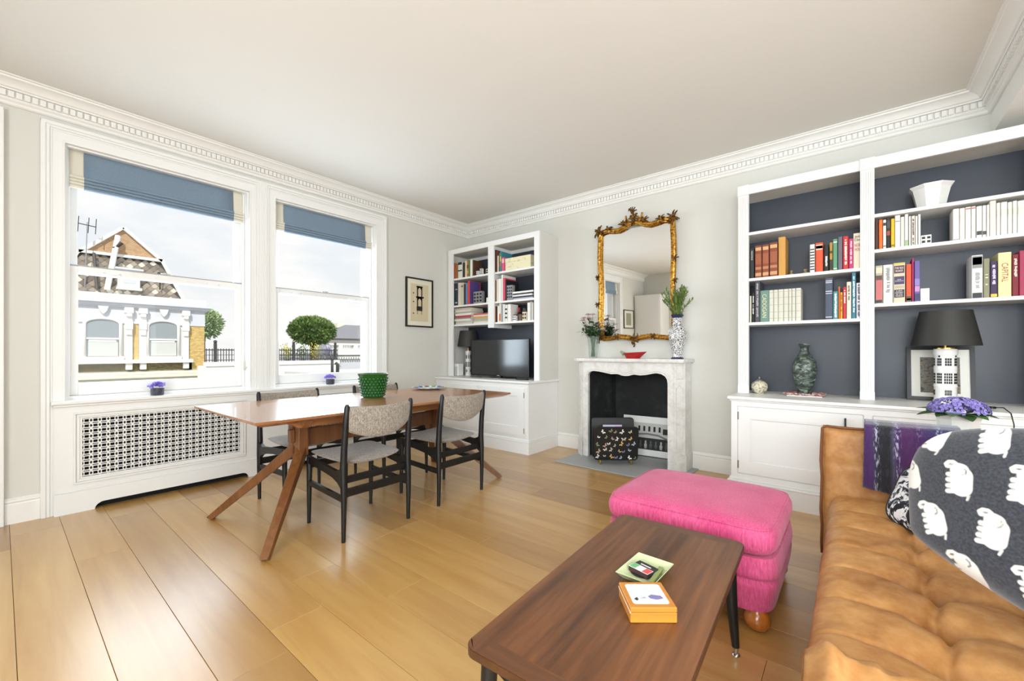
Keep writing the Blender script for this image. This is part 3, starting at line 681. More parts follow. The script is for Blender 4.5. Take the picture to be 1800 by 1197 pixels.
# ---- dining chairs
def tweed():
    t = NT('grey_tweed'); f = t.noise(t.coord(), 260, 2, .7); f2 = t.noise(t.coord(scale=(1, 1, .5)), 120, 2, .6)
    c = t.ramp(f, [(.32, '#4b443d'), (.46, '#83796d'), (.56, '#a59a8c'), (.7, '#c9bfb1')]); c = t.mix(.35, c, t.ramp(f2, [(.4, '#5a5249'), (.6, '#b8ad9e')]))
    t.bump(f, .5, .002); return t.fin(c, .95, sheen=.3)
TW = tweed(); CHB = plain('black_lacquer', '#090a0b', .45, var=.1)
def chair_proto():
    t = thing('dining_chair', 'x', 'chair', (0, 0, 0), local=True, group='tweed dining chairs around the walnut table')
    for s in (-1, 1):
        pts = [(.222, s*.236, 0), (.226, s*.236, .2), (.222, s*.235, .36), (.218, s*.234, .45), (.224, s*.233, .56), (.238, s*.232, .70), (.254, s*.231, .815), (.2555, s*.231, .832)]
        MB().tube(pts, .02, 8, radii=[.0125, .016, .021, .022, .020, .019, .0165, .009]).build('back_leg', CHB, t, smooth=50)
        MB().tube([(-.232, s*.232, 0), (-.228, s*.232, .25), (-.224, s*.232, .43), (-.224, s*.232, .452)], .02, 8, radii=[.012, .017, .020, .016]).build('front_leg', CHB, t, smooth=50)
        MB().prism([(-.235, .452), (-.235, .405), (-.05, .392), (.10, .372), (.165, .35), (.205, .32), (.225, .32), (.225, .47), (.19, .435), (.14, .417), (0, .430)], s*.222, s*.246, 'y').build('side_rail', CHB, t)
        MB().beam((-.226, s*.233, .275), (.222, s*.234, .255), .018, .034).build('stretcher', CHB, t)
    MB().box(.212, .232, -.228, .228, .268, .318, .004).build('rear_stretcher', CHB, t)
    MB().box(-.232, -.212, -.225, .225, .37, .418, .004).build('front_rail', CHB, t); MB().box(.195, .213, -.222, .222, .345, .39, .004).build('rear_rail', CHB, t)
    m = MB()
    def ol(tt):
        x, y = srect(-.025, 0, .245, 1, 5)(tt); hw = .243-.035*(x+.27)/.49; return (x, y*hw)
    dish = lambda x, y: .022*(y/.24)**2+.012*((x+.02)/.25)**2
    pad(m, ol, lambda x, y, s: .452+dish(x, y)+.022*(1-s**6), lambda x, y, s: .452+dish(x, y)-.030*(1-s**5), 44, 8)
    m.build('seat', TW, t, smooth=True)
    m = MB(); nu, nv = 20, 10
    def bp(u, v, side):
        uu = 2*u-1; zb = .668-.058*(1-uu*uu); zt = .822-.012*(1-uu*uu); z = zb+(zt-zb)*v
        e = math.sqrt(max(0, 1-(2*v-1)**4))
        return (.236+(z-.70)*.14+.048*(1-uu*uu)-.004+side*.019*e, uu*.222, z)
    k = len(m.v); m.grid(lambda u, v: bp(u, v, -1), nu, nv); m.grid(lambda u, v: bp(u, v, 1), nu, nv)
    w = nu+1; n2 = w*(nv+1); F = []
    for j in range(nv): F += [(j*w, (j+1)*w, n2+(j+1)*w, n2+j*w), (j*w+nu, n2+j*w+nu, n2+(j+1)*w+nu, (j+1)*w+nu)]
    m.f += F; m.mi += [0]*len(F)
    m.build('back_pad', TW, t, smooth=60, weld=.0005, fix=True)
    return t
ch = chair_proto()
for i, (x, y, r, lab) in enumerate(((1.757, -2.775, 0, 'black framed tweed chair backing the room, beside the splayed table foot'), (1.738, -2.02, 1, 'black framed tweed chair backing the room, nearer the fireplace'), (.98, -2.80, 180, 'black framed tweed chair tucked in between table and pierced grille'), (.98, -1.985, 180, 'black framed tweed chair behind the green hobnail vase'))):
    c = ch if i == 0 else copy_tree(ch); c.location = (x, y, 0); c.rotation_euler = (0, 0, RAD(r)); c['label'] = lab

# ---- coffee table
TEAK = wood('teak_top', [(.25, '#26140a'), (.40, '#4c2c17'), (.52, '#6a4022'), (.75, '#8d5a32')], 'y', 1.0, .36, coat=.15)
TEAKX = wood('teak_end', [(.25, '#3a2012'), (.45, '#57331b'), (.6, '#6b4224'), (.8, '#835430')], 'x', 1.0, .36, coat=.15)
ct = thing('coffee_table', 'dark teak coffee table with black tapered legs and brass caps', 'coffee table', (3.822, -3.055, 0), rz=RAD(3.0))
W2, L2, CZ = .245, .525, .42
MB().prism(rbox(-W2, W2, -L2, L2, .035), CZ-.022, CZ-.002, 'z').build('table_edge', wood('teak_edge', [(.3, '#3b2212'), (.7, '#5e3b22')], 'y', 1, .4), ct)
MB().prism(rbox(-W2+.002, -W2+.055, -L2+.03, L2-.03, .003), CZ-.003, CZ, 'z').prism(rbox(W2-.055, W2-.002, -L2+.03, L2-.03, .003), CZ-.003, CZ, 'z').prism([(-W2+.055, -L2+.055), (W2-.055, -L2+.055), (W2-.055, L2-.055), (-W2+.055, L2-.055)], CZ-.003, CZ, 'z').build('top_veneer', TEAK, ct)
for s in (-1, 1):
    P = rbox(-W2+.002, W2-.002, L2-.09, L2-.002, .033); P = [(a, b) for a, b in P if b > L2-.052] 
    P = [(W2-.055, L2-.055), (W2-.055, L2-.002)] if 0 else [(-W2+.055, L2-.055), (W2-.055, L2-.055), (W2-.055, L2-.002), (-W2+.055, L2-.002)]
    MB().prism([(a, s*b) for a, b in P], CZ-.003, CZ, 'z').build('end_band', TEAKX, ct)
for sx in (-1, 1):
    for sy in (-1, 1):
        q = [(W2-.002, L2-.03), (W2-.002-.0, L2-.035)]
        cc = [(W2-.055, L2-.0305), (W2-.055, L2-.002)] + [(W2-.035+.033*math.cos(RAD(a)), L2-.035+.033*math.sin(RAD(a))) for a in (90, 67, 45, 22, 0)] + [(W2-.002, L2-.0305)]
        MB().prism([(sx*a, sy*b) for a, b in cc], CZ-.0029, CZ-.0001, 'z').build('corner_band', TEAK, ct)
        x, y = sx*(W2-.045), sy*(L2-.055); l = MB().tube([(x, y, .385), (x+sx*.006, y+sy*.006, .2), (x+sx*.018, y+sy*.014, .035)], .02, 14, radii=[.0215, .020, .0135]).build('leg', BLK, ct, smooth=50)
        MB().cyl((x, y, .385), (x, y, .398), .023, n=16).build('brass_cap', BRASS, l, smooth=50)
        f = Vector((x+sx*.019, y+sy*.015, 0)); MB().lathe([(.0, .0003), (.013, .0003), (.015, .004), (.013, .008), (.006, .011), (.006, .018), (.011, .021), (.012, .036), (.0, .036)], f, 16).build('brass_foot', CHROME, l, smooth=50)
for s in (-1, 1):
    y = s*(L2-.055); MB().tube([(-W2+.05, y, .372), (-.12, y+s*.0, .340), (0, y, .330), (.12, y, .340), (W2-.05, y, .372)], .011, 8).build('end_rail', BLK, ct, smooth=True)
    MB().box(s*(W2-.06), s*(W2-.04), -L2+.07, L2-.07, .36, .396, .003).build('side_rail', BLK, ct)

# ---- ottoman
def pinkvel():
    t = NT('pink_chenille'); f = t.noise(t.coord(scale=(160, 160, 18)), 1, 3, .6); f2 = t.noise(t.coord(), 5, 3)
    c = t.ramp(f, [(.3, '#a8265a'), (.5, '#cd3f76'), (.7, '#dd5e8c')]); c = t.mix(.35, c, t.ramp(f2, [(.3, '#b53466'), (.7, '#e06f97')]))
    t.bump(f, .25, .002); return t.fin(c, .8, sheen=.18)
PINK = pinkvel()
ot = thing('ottoman', 'plump pink chenille ottoman with piped top on bun feet', 'ottoman', (3.75, -2.055, 0), rz=RAD(.0), local=True)
hx, hy = .375, .335
crown = lambda x, y: .020*(1-(x/hx)**4)*(1-(y/hy)**4)
ctop = lambda x, y, s: .372+.062*max(0, 1-s**14)**.42+crown(x, y)
m = MB(); pad(m, srect(0, 0, hx, hy, 9), ctop, lambda x, y, s: .372-.066*max(0, 1-s**16)**.42, 72, 22)
m.build('cushion', PINK, ot, smooth=True)
def onrim(t, k=.955): x, y = srect(0, 0, hx*k, hy*k, 9)(t); return (x, y, ctop(x, y, k)+.001)
MB().tube([onrim(2*math.pi*q/110) for q in range(110)], .0048, 6, closed=True).build('piping', PINK, ot, smooth=True)
m = MB()
def bs(u, v):
    t = 2*math.pi*u; z = .085+.222*v; k = .955+.045*math.sin(v*math.pi*.9)-.028*math.exp(-((v-.58)/.05)**2)+.01*(v > .6); x, y = srect(0, 0, hx*k, hy*k, 8)(t); return (x, y, z)
m.grid(bs, 72, 22, wrapu=True); kb = 0; m.f.append(tuple(range(71, -1, -1))); m.mi.append(0); kt = 72*22; m.f.append(tuple(range(kt, kt+72))); m.mi.append(0)
m.build('base', PINK, ot, smooth=50)
BUN = wood('bun_foot_wood', [(.3, '#8a4a17'), (.5, '#b06525'), (.75, '#cf8438')], 'z', .6, .25, coat=.4)
for sx in (-1, 1):
    for sy in (-1, 1): MB().lathe([(0, .0005), (.028, .0005), (.040, .012), (.050, .034), (.050, .052), (.040, .072), (.030, .084), (.030, .092), (0, .092)], (sx*(hx-.075), sy*(hy-.06), 0), 24).build('bun_foot', BUN, ot, smooth=50)

# ---- sofa
def leather():
    t = NT('tan_leather'); f = t.noise(t.coord(), 3.2, 5, .6, .6); f2 = t.noise(t.coord(), 22, 4, .6)
    c = t.ramp(f, [(.28, '#8f5a26'), (.48, '#b98144'), (.62, '#c99456'), (.8, '#d9ac74')]); c = t.mix(.25, c, t.ramp(f2, [(.35, '#94592a'), (.65, '#dfb27c')]))
    t.bump(t.noise(t.coord(), 60, 4), .12, .003); return t.fin(c, .52)
LEA = leather()
SX0, SX1, SY0, SY1 = 4.262, 4.93, -3.07, -1.45
sf = thing('sofa', 'tan leather tufted sofa with a raised arm at the bookcase end', 'sofa', (4.6, -2.3, 0))
tufts = [(x, y) for x in (4.55, 4.80) for y in (-1.75, -1.98, -2.215, -2.44, -2.66, -2.88)]
TY = (-1.52, -1.75, -1.98, -2.215, -2.44, -2.66, -2.88, -3.07)
def seat_z(x, y):
    z = .388; yy = y-.035*math.sin((x-4.26)*6)*0
    for a, b in zip(TY[1:], TY[:-1]):
        if a <= yy <= b:
            f = (yy-a)/(b-a); near = math.exp(-((x-4.55)/.13)**2)+math.exp(-((x-4.80)/.12)**2); z += (.004+.022*min(1, near))*(1-abs(2*f-1)**3.2)
    for (a, b) in tufts: z -= .036*math.exp(-((x-a)**2+(y-b)**2)/.0009) + .022*math.exp(-((x-a)**2+(y-b)**2)/.005)
    for a in (4.55, 4.80): z -= .024*math.exp(-((x-a-.012*math.sin(y*27))/.016)**2)+.012*math.exp(-((x-a)/.06)**2)
    for i, b in enumerate(TY[1:-1]): z -= (.007 if i % 2 else .004)*math.exp(-((y-b)/.006)**2)
    z += .008*noise.noise(Vector((x*4, y*4, .3)))+.0035*noise.noise(Vector((x*16, y*11, 2.3)))
    return z
m = MB(); nu, nv = 110, 260
def st(u, v):
    # roll over the front edge
    y = SY0+(SY1-SY0)*v; q = u
    ey = min(1, min(v, 1-v)/.035); edge = .06*(1-math.sqrt(max(0, 1-(1-ey)**2)))
    if q < .28:
        a = (q/.28); ang = RAD(-90)+a*RAD(180) if 0 else a
        t = a*math.pi/2; r = .085
        if a < .45:
            zz = .13+(.325-.13)*(a/.45); return (SX0+.004*math.sin(y*9), y, zz-edge*.3)
        t = (a-.45)/.55*math.pi/2; x = SX0+r*(1-math.cos(t)); z = .325+(seat_z(SX0+r, y)-.325)*math.sin(t)
        return (x, y, z-edge)
    x = SX0+.085+(SX1-SX0-.085)*(q-.28)/.72; return (x, y, seat_z(x, y)-edge)
m.grid(st, nu, nv); m.build('seat_cushion', LEA, sf, smooth=True)
MB().box(SX0+.03, SX1, SY0+.02, SY1-.01, .05, .30, .02).build('seat_base', LEA, sf)
def slab(x0, x1, y0, y1, z0, z1, ax, puff, seed, name, seam=None, wr=.004):
    # soft upright leather panel, thin along ax
    m = MB(); nu, nv = 40, 34
    def fn(side):
        def g(u, v):
            e = (1-(2*u-1)**8)*(1-(2*v-1)**8); w = wr*noise.noise(Vector((u*5+seed, v*6, side)))
            z = z0+(z1-z0)*v
            if seam: w -= .010*math.exp(-((z-seam)/.012)**2)
            th = (puff*e**.5+w*e)*side
            if ax == 'y': return (x0+(x1-x0)*u, (y0+y1)/2+side*(y1-y0)/2*.55+th, z)
            return ((x0+x1)/2+side*(x1-x0)/2*.55+th, y0+(y1-y0)*u, z)
        return g
    m.grid(fn(-1), nu, nv); m.grid(fn(1), nu, nv); w = nu+1; n2 = w*(nv+1); F = []
    for j in range(nv): F += [(j*w, (j+1)*w, n2+(j+1)*w, n2+j*w), (j*w+nu, n2+j*w+nu, n2+(j+1)*w+nu, (j+1)*w+nu)]
    for i in range(nu): F += [(i, n2+i, n2+i+1, i+1), (nv*w+i, nv*w+i+1, n2+nv*w+i+1, n2+nv*w+i)]
    m.f += F; m.mi += [0]*len(F); return m.build(name, LEA, sf, smooth=60, fix=True)
a = slab(4.225, 4.99, -1.46, -1.34, .03, .735, 'y', .028, 1.0, 'raised_arm', seam=.545)
MB().tube([(4.224, -1.445, .04)]+[(4.222+.003*math.sin(k*2.1), -1.448, .1+k*.09) for k in range(7)]+[(4.226, -1.448, .728), (4.245, -1.448, .742)]+[(4.3+k*.11, -1.448, .738+.003*math.sin(k*1.7)) for k in range(6)]+[(4.985, -1.448, .73)], .007, 6).build('piping', plain('dark_leather', '#7a4722', .5), a, smooth=True)
slab(4.95, 5.10, -3.10, -1.33, .03, .80, 'x', .03, 7.0, 'backrest', seam=.45)
m = MB()
def na_(u, v):
    # folded down near arm : crumpled leather flap
    x = 4.27+.75*u; t = v; w = .018*noise.noise(Vector((u*9, v*4, 5.1)))+.010*noise.noise(Vector((u*22, v*9, 1.1)))
    pr_ = [(-3.075, .30), (-3.072, .40), (-3.085, .452), (-3.13, .468), (-3.22, .45), (-3.33, .405), (-3.41, .35), (-3.44, .28), (-3.44, .12)]
    s = t*(len(pr_)-1); i = min(int(s), len(pr_)-2); f = s-i; y = pr_[i][0]*(1-f)+pr_[i+1][0]*f; z = pr_[i][1]*(1-f)+pr_[i+1][1]*f
    e = max(0, 1-abs(u-.0)/.05); corner = .03*e
    return (x+w*.8-.006*math.sin(v*9), y+w-.4*corner, z+w-corner*.8+.02*math.exp(-((u-.06)/.03)**2)*(t < .7))
m.grid(na_, 80, 40)
def cap(u0): k = [na_(u0, j/40) for j in range(41)]; return k
e0 = cap(0); k0 = len(m.v); m.v += [(p[0], -3.25, .12) for p in e0[:1]]; m.f += [(j*81, (j+1)*81, k0) for j in range(40)]; m.mi += [0]*40
m.build('lowered_arm', LEA, sf, smooth=True)
for x in (4.32, 4.9):
    for y in (-1.52, -3.0): MB().cyl((x, y, .0005), (x, y, .06), .02, .024, 12).build('leg', BLK, sf)

# ---- throw over the raised arm
def throw_mat():
    t = NT('mohair_stripes'); tc = t.n('TexCoord'); sp = t.n('SeparateXYZ'); t.l(tc.outputs['Object'], sp.inputs[0])
    nz = t.noise(t.coord(scale=(8, 8, 3)), 1, 3); ad = t.n('Math', operation='MULTIPLY_ADD'); t.l(nz, ad.inputs[0]); ad.inputs[1].default_value = .03; t.l(sp.outputs['X'], ad.inputs[2])
    mr_ = t.n('MapRange'); t.l(ad.outputs[0], mr_.inputs[0]); mr_.inputs[1].default_value = -.165; mr_.inputs[2].default_value = .195
    c = t.ramp(mr_.outputs[0], [(0, '#3a1750'), (.10, '#42195a'), (.15, '#2f3048'), (.19, '#171822'), (.30, '#12131c'), (.34, '#45405a'), (.38, '#3b1653'), (.47, '#46164f'), (.62, '#3d1550'), (.72, '#2b1f55'), (.80, '#1f2a58'), (1, '#1c2148')])
    fl = t.noise(t.coord(scale=(130, 130, 26)), 1, 2, .6); fx = t.ramp(fl, [(.50, '#000000'), (.62, '#ffffff')])
    st = t.ramp(mr_.outputs[0], [(0, '#202020'), (.13, '#202020'), (.17, '#ffffff'), (.21, '#303030'), (.33, '#303030'), (.37, '#ffffff'), (.42, '#202020'), (.57, '#202020'), (.60, '#a0a0a0'), (.63, '#202020'), (.74, '#303030'), (.79, '#d0d0d0'), (.84, '#202020'), (1, '#202020')])
    k = t.mix(1.0, fx, st, 'MULTIPLY'); c = t.mix(k, c, '#b9b4cf'); t.bump(t.noise(t.coord(scale=(220, 220, 40)), 1, 3), .8, .004)
    return t.fin(c, .95, sheen=.6)
th = MB(); TP = [(-1.500, .455), (-1.508, .52), (-1.510, .60), (-1.509, .68), (-1.504, .735), (-1.485, .766), (-1.44, .778), (-1.37, .778), (-1.325, .766), (-1.303, .735), (-1.30, .66), (-1.30, .56), (-1.30, .50)]
def thf(u, v):
    s = v*(len(TP)-1); i = min(int(s), len(TP)-2); f = s-i; y = TP[i][0]*(1-f)+TP[i+1][0]*f; z = TP[i][1]*(1-f)+TP[i+1][1]*f
    low = max(0, .5-v)*2; x = 4.405+.345*u-.012*low*(1-u)*0+.03*low*(u-.5)*.4
    w = .007*math.sin(u*17+v*2)*low+.006*noise.noise(Vector((u*6, v*7, 3)))
    return (x, y-abs(w)-.004*low, z-.012*low*math.sin(u*5)-(.035*low**4*(u > .25)*math.sin((u-.25)*4)))
th.grid(thf, 60, 60)
o = th.build('throw', throw_mat(), label='purple and navy striped mohair throw over the raised sofa arm', cat='throw', loc=(4.57, -1.4, .46), smooth=True)
md = o.modifiers.new('thick', 'SOLIDIFY'); md.thickness = .010; md.offset = 1

# ---- cushions
def cushion(name, label, mat, M4, hx, hy, th, mask=None, n=120, p=5.0, piping=None, flop=False):
    # own local frame: x right, y up, z towards the viewer
    r = thing(name, label, 'cushion', (0, 0, 0), local=True); r.matrix_world = M4
    m = MB(); vals = []
    def f(side):
        def g(u, v):
            a, b = 2*u-1, 2*v-1
            rr = (abs(a)**p+abs(b)**p)**(1/p); q = max(abs(a), abs(b)); k = q/rr if rr > 1e-6 else 1
            x, y = a*k*hx, b*k*hy
            if flop and y < 0: q_ = min(1, max(0, (x/hx+1)/1.5)); y *= .20+.80*q_
            e = max(0, 1-q**2.6); z = side*th*e**.62; z += .010*noise.noise(Vector((x*5, y*5, side)))*e
            return (x, y, z)
        return g
    m.grid(f(1), n, n); nf = len(m.f)
    kk = len(m.v); m.grid(f(-1), 40, 40)
    o = m.build('cover', mat, r, smooth=True)
    if mask:
        at = o.data.attributes.new('print', 'FLOAT', 'POINT')
        at.data.foreach_set('value', [mask(v.co.x, v.co.y) if i < kk else 1.0 for i, v in enumerate(o.data.vertices)])
    if piping:
        P = [f(1)(*q)[:2]+(0,) for q in [((k+.0)/40, 0) for k in range(40)]+[(1, k/40) for k in range(40)]+[(1-k/40, 1) for k in range(40)]+[(0, 1-k/40) for k in range(40)]]
        MB().tube(P, .005, 6, closed=True).build('piping', piping, r, smooth=True)
    return r
def cap_d(x, y, ax, ay, bx, by, r):
    dx, dy = bx-ax, by-ay; t = max(0, min(1, ((x-ax)*dx+(y-ay)*dy)/(dx*dx+dy*dy+1e-9))); return math.hypot(x-ax-dx*t, y-ay-dy*t)-r
def elephant(x, y):
    # legs point to -x, head at +y, in units of about 1
    d = cap_d(x, y, .14, -.34, .14, .16, .40)
    d = min(d, cap_d(x, y, .0, .42, .10, .40, .30))
    for yy in (-.58, -.34, -.08, .16): d = min(d, cap_d(x, y, -.1, yy*.95, -.36, yy*1.04, .098))
    tr = [(-.02, .64), (-.20, .76), (-.38, .74), (-.48, .62), (-.42, .51), (-.33, .54)]
    for a, b in zip(tr[:-1], tr[1:]): d = min(d, cap_d(x, y, a[0], a[1], b[0], b[1], .072))
    d = min(d, cap_d(x, y, .42, -.66, .36, -.86, .04))
    ear = [(.22, .50), (.30, .40), (.28, .26), (.17, .20)]
    for a, b in zip(ear[:-1], ear[1:]): d = max(d, .012-cap_d(x, y, a[0], a[1], b[0], b[1], .016))
    return d
def eleph_mask(flip=1, S=.057):
    spots = ELE
    def f(x, y):
        d = 9
        for (cx, cy, rot) in spots:
            if abs(x-cx) < .11 and abs(y-cy) < .11:
                c, s = math.cos(rot), math.sin(rot); u, v = (x-cx)*c+(y-cy)*s, -(x-cx)*s+(y-cy)*c; d = min(d, elephant(u/S, v/S))
        return d
    return f
def print_mat():
    t = NT('elephant_print'); at = t.n('Attribute'); at.attribute_name = 'print'; f = t.noise(t.coord(), 160, 3)
    base = t.ramp(f, [(.35, '#24262c'), (.65, '#3a3d46')]); r = t.ramp(at.outputs['Fac'], [(.45, '#ffffff'), (.55, '#000000')])
    mp = t.n('MapRange'); t.l(at.outputs['Fac'], mp.inputs[0]); mp.inputs[1].default_value = -.03; mp.inputs[2].default_value = .03; mp.inputs[3].default_value = 1; mp.inputs[4].default_value = 0
    return t.fin(t.mix(mp.outputs[0], base, '#eeebe2'), .9, sheen=.4)
CR, CFW, CU = Vector((.7744, .6327, 0)), Vector((-.6327, .7744, 0)), Vector((0, 0, 1))
def frame(origin, xdir, ydir):
    x = Vector(xdir).normalized(); z = x.cross(Vector(ydir)).normalized(); y = z.cross(x)
    m = Matrix.Identity(4)
    for i, c in enumerate((x, y, z)):
        for j in range(3): m[j][i] = c[j]
    m.translation = Vector(origin); return m
ELE = []
for i in range(-4, 5):
    for j in range(-4, 5):
        ELE.append((.122*i+(.061 if j % 2 else 0)+.01, .112*j+.02, .22*math.sin(i*2.1+j*1.3)))
cushion('cushion', 'charcoal cushion printed with white elephants leaning on the sofa back', print_mat(), frame((4.755, -2.80, .70), (.80, -.45, .12), (.14, .12, .95)), .31, .275, .085, eleph_mask(), 170, 4.0, None, True)
t = NT('black_white_swirl'); f = t.noise(t.coord(), 16, 4, .6, 2.2); SW = t.fin(t.ramp(f, [(.42, '#15161a'), (.50, '#3a3f4c'), (.54, '#e8e8ea'), (.66, '#f2f2f2'), (.70, '#1b1c20')]), .8)
cushion('cushion', 'small black and white swirl patterned cushion behind the elephant cushion', SW, frame((4.665, -1.88, .505), (.80, -.55, -.12), (.25, .30, .85)), .20, .14, .06, None, 40, 5.0, BLK)
# ================================================================== BOOKS AND ORNAMENTS
PAGE = plain('page_edges', '#e9e2d0', .9, var=.05, sc=80)
def book(x0, x1, yf, z, h, d, col, label, group, name='book', bands=(), title=None, txt='#f2ead8', rough=.6, tilt=0):
    gap = .0008; x0 += gap; x1 -= gap; w = x1-x0; r = thing(name, label, 'book', ((x0+x1)/2, yf+d/2, z), group=group)
    b = min(.0022, w*.2); mt = pc(col, rough); m = MB()
    m.prism([(x0, yf+.004), (x0+w*.12, yf+.0008), (x0+w*.5, yf), (x1-w*.12, yf+.0008), (x1, yf+.004), (x1, yf+d), (x1-b, yf+d), (x1-b, yf+.006), (x0+b, yf+.006), (x0+b, yf+d), (x0, yf+d)], z+.0004, z+h, 'z')
    m.build('cover', mt, r)
    MB().box(x0+b+.0002, x1-b-.0002, yf+.0065, yf+d-.003, z+.0025, z+h-.004).build('pages', PAGE, r)
    for (f0, f1, c) in bands:
        MB().box(x0+w*.06, x1-w*.06, yf-.0008, yf+.002, z+h*f0, z+h*f1).build('spine_band', pc(c, .5), r)
    if title:
        tx, f0, f1 = title[:3]; c = title[3] if len(title) > 3 else txt
        if tx == '#':   # lettering too small to read: rows of unreadable glyph blocks
            rr = random.Random(int(x0*9973)); m = MB(); zz = z+h*f1; xc = (x0+x1)/2; gw = w*.46
            while zz > z+h*f0:
                L = rr.uniform(.004, .0085); q = rr.choice((.55, .8, 1.0))
                if rr.random() > .14: m.box(xc-gw/2*q, xc+gw/2*rr.choice((.7, 1.0)), yf-.0009, yf+.001, zz-L, zz)
                zz -= L+.0016
            m.build('spine_lettering', pc(c, .5), r, kind='stuff'); return r
        if len(title) > 4 and title[4] == 'h':
            mtx = Matrix.Translation((((x0+x1)/2), yf-.001, z+h*(f0+f1)/2)) @ Matrix.Rotation(RAD(90), 4, 'X'); fit = (w*.84, h*(f1-f0))
        else:
            mtx = Matrix.Translation((((x0+x1)/2), yf-.001, z+h*(f0+f1)/2)) @ Matrix.Rotation(RAD(90), 4, 'X') @ Matrix.Rotation(RAD(-90), 4, 'Z'); fit = (h*(f1-f0), w*.5)
        text_mesh('spine_title', tx, .02, pc(c, .5), r, mtx, fit=fit)
    return r
# (x0, x1, height, depth, colour, label, extras)
def shelf_row(rows, yf, z, group):
    for q in rows:
        x0, x1, h, d, col, lab = q[:6]; k = q[6] if len(q) > 6 else {}
        book(x0, x1, yf, z, h, d, col, lab, group, **k)
TWHITE = '#f4efe2'; ORD = 'first second third fourth fifth sixth seventh eighth ninth tenth eleventh twelfth'.split()
GA = 'books on the shelf with brass weights'
shelf_row([
 (3.679, 3.712, .255, .17, '#2a2a2c', 'black hardback left of the three brown leather volumes', {'title': ('#', .55, .92, '#9c9a94')}),
 (3.718, 3.767, .272, .18, '#8a4327', 'brown leather volume with gilt ornaments, next to the black hardback', {'bands': ((.06, .16, '#c99a6a'), (.26, .34, '#b57c50'), (.42, .74, '#9d5636'), (.84, .94, '#d2a878'))}),
 (3.771, 3.819, .272, .18, '#8a4327', 'middle brown leather volume of the gilt trio', {'bands': ((.06, .16, '#c99a6a'), (.26, .34, '#b57c50'), (.42, .74, '#9d5636'), (.84, .94, '#d2a878'))}),
 (3.823, 3.880, .280, .18, '#8a4327', 'brown leather volume with gilt ornaments, touching the ochre book', {'bands': ((.06, .16, '#c99a6a'), (.26, .34, '#b57c50'), (.42, .74, '#9d5636'), (.84, .94, '#d2a878'))}),
 (3.885, 3.934, .315, .20, '#d09a4c', 'tall ochre book standing beside the brass weights', {}),
 (4.094, 4.126, .222, .15, '#e6e4de', 'white book dotted with black beside the brass weight', {'bands': tuple((.1+.1*i, .14+.1*i, '#222222') for i in range(8))}),
 (4.130, 4.178, .228, .15, '#d9552c', 'orange spine with a small portrait roundel', {'bands': ((.76, .93, '#f0d9c6'), (.80, .9, '#b03a20'))}),
 (4.182, 4.213, .205, .15, '#1c1c1e', 'slim black spine beside the portrait roundel book', {'title': ('#', .2, .6, '#e8e6e0')}),
 (4.217, 4.236, .218, .15, '#b98b3a', 'narrow gold spine with a black lower half', {'bands': ((.04, .40, '#1a1a1a'), (.62, .7, '#3a2a14'))}),
 (4.238, 4.265, .240, .17, '#5f9a78', 'soft green cloth spine beside the gold one', {'bands': ((.05, .08, '#cfe0d2'), (.88, .92, '#cfe0d2'))}),
 (4.267, 4.296, .252, .17, '#6b6370', 'plum grey cloth spine between green and red', {}),
 (4.298, 4.330, .250, .17, '#cf2f31', 'bright red spine with white capitals', {'title': ('#', .16, .9, TWHITE)}),
 (4.332, 4.358, .226, .16, '#c23672', 'magenta spine with pale lettering next to the red one', {'title': ('#', .2, .92, '#f3d7dd')}),
 (4.3585, 4.4225, .262, .17, '#e9dfc6', 'thick cream novel with red title against the fluted pilaster', {'title': ('NOBLE\nHOUSE', .50, .70, '#c02b35', 'h'), 'bands': ()}),
], -.3085, SA[1], GA)
nv = [o for o in bpy.data.objects if o.get('label') == 'thick cream novel with red title against the fluted pilaster'][0]
text_mesh('author_name', 'James\nClavell', .02, pc('#2a2a22', .6), nv, Matrix.Translation((4.39, -.3095, SA[1]+.225)) @ Matrix.Rotation(RAD(90), 4, 'X'), fit=(.052, .042))
GB = 'books on the shelf above the marbled vase'
rowB = [
 (3.680, 3.692, .225, .15, '#e6dfc4', 'thin cream booklet at the outer end above the marbled vase', {}),
 (3.694, 3.716, .247, .16, '#1e1e20', 'black spine with white lettering beside the thin cream booklet', {'title': ('#', .3, .9, '#e6e6e6')}),
 (3.717, 3.754, .343, .2, '#4b4c50', 'tall charcoal book beside the green titled volume', {'title': ('#', .15, .95, '#a9aaac')}),
 (3.756, 3.819, .262, .18, '#6d8f83', 'sage green volume with gilt name on the spine', {'title': ('CADOGAN', .14, .88, '#e6dca8')})]
xs = (3.820, 3.852, 3.884, 3.921, 3.955, 3.977, 4.002, 4.039)
for i, (a, b) in enumerate(zip(xs[:-1], xs[1:])):
    rowB.append((a, b-.001, .26, .18, '#d6d4c4', 'ribbed ivory volume, %s of the set counted from the sage green one' % ORD[i], {'bands': ((.10, .115, '#b5b3a2'), (.3, .315, '#b5b3a2'), (.52, .535, '#b5b3a2'), (.74, .755, '#b5b3a2'), (.92, .935, '#b5b3a2'))}))
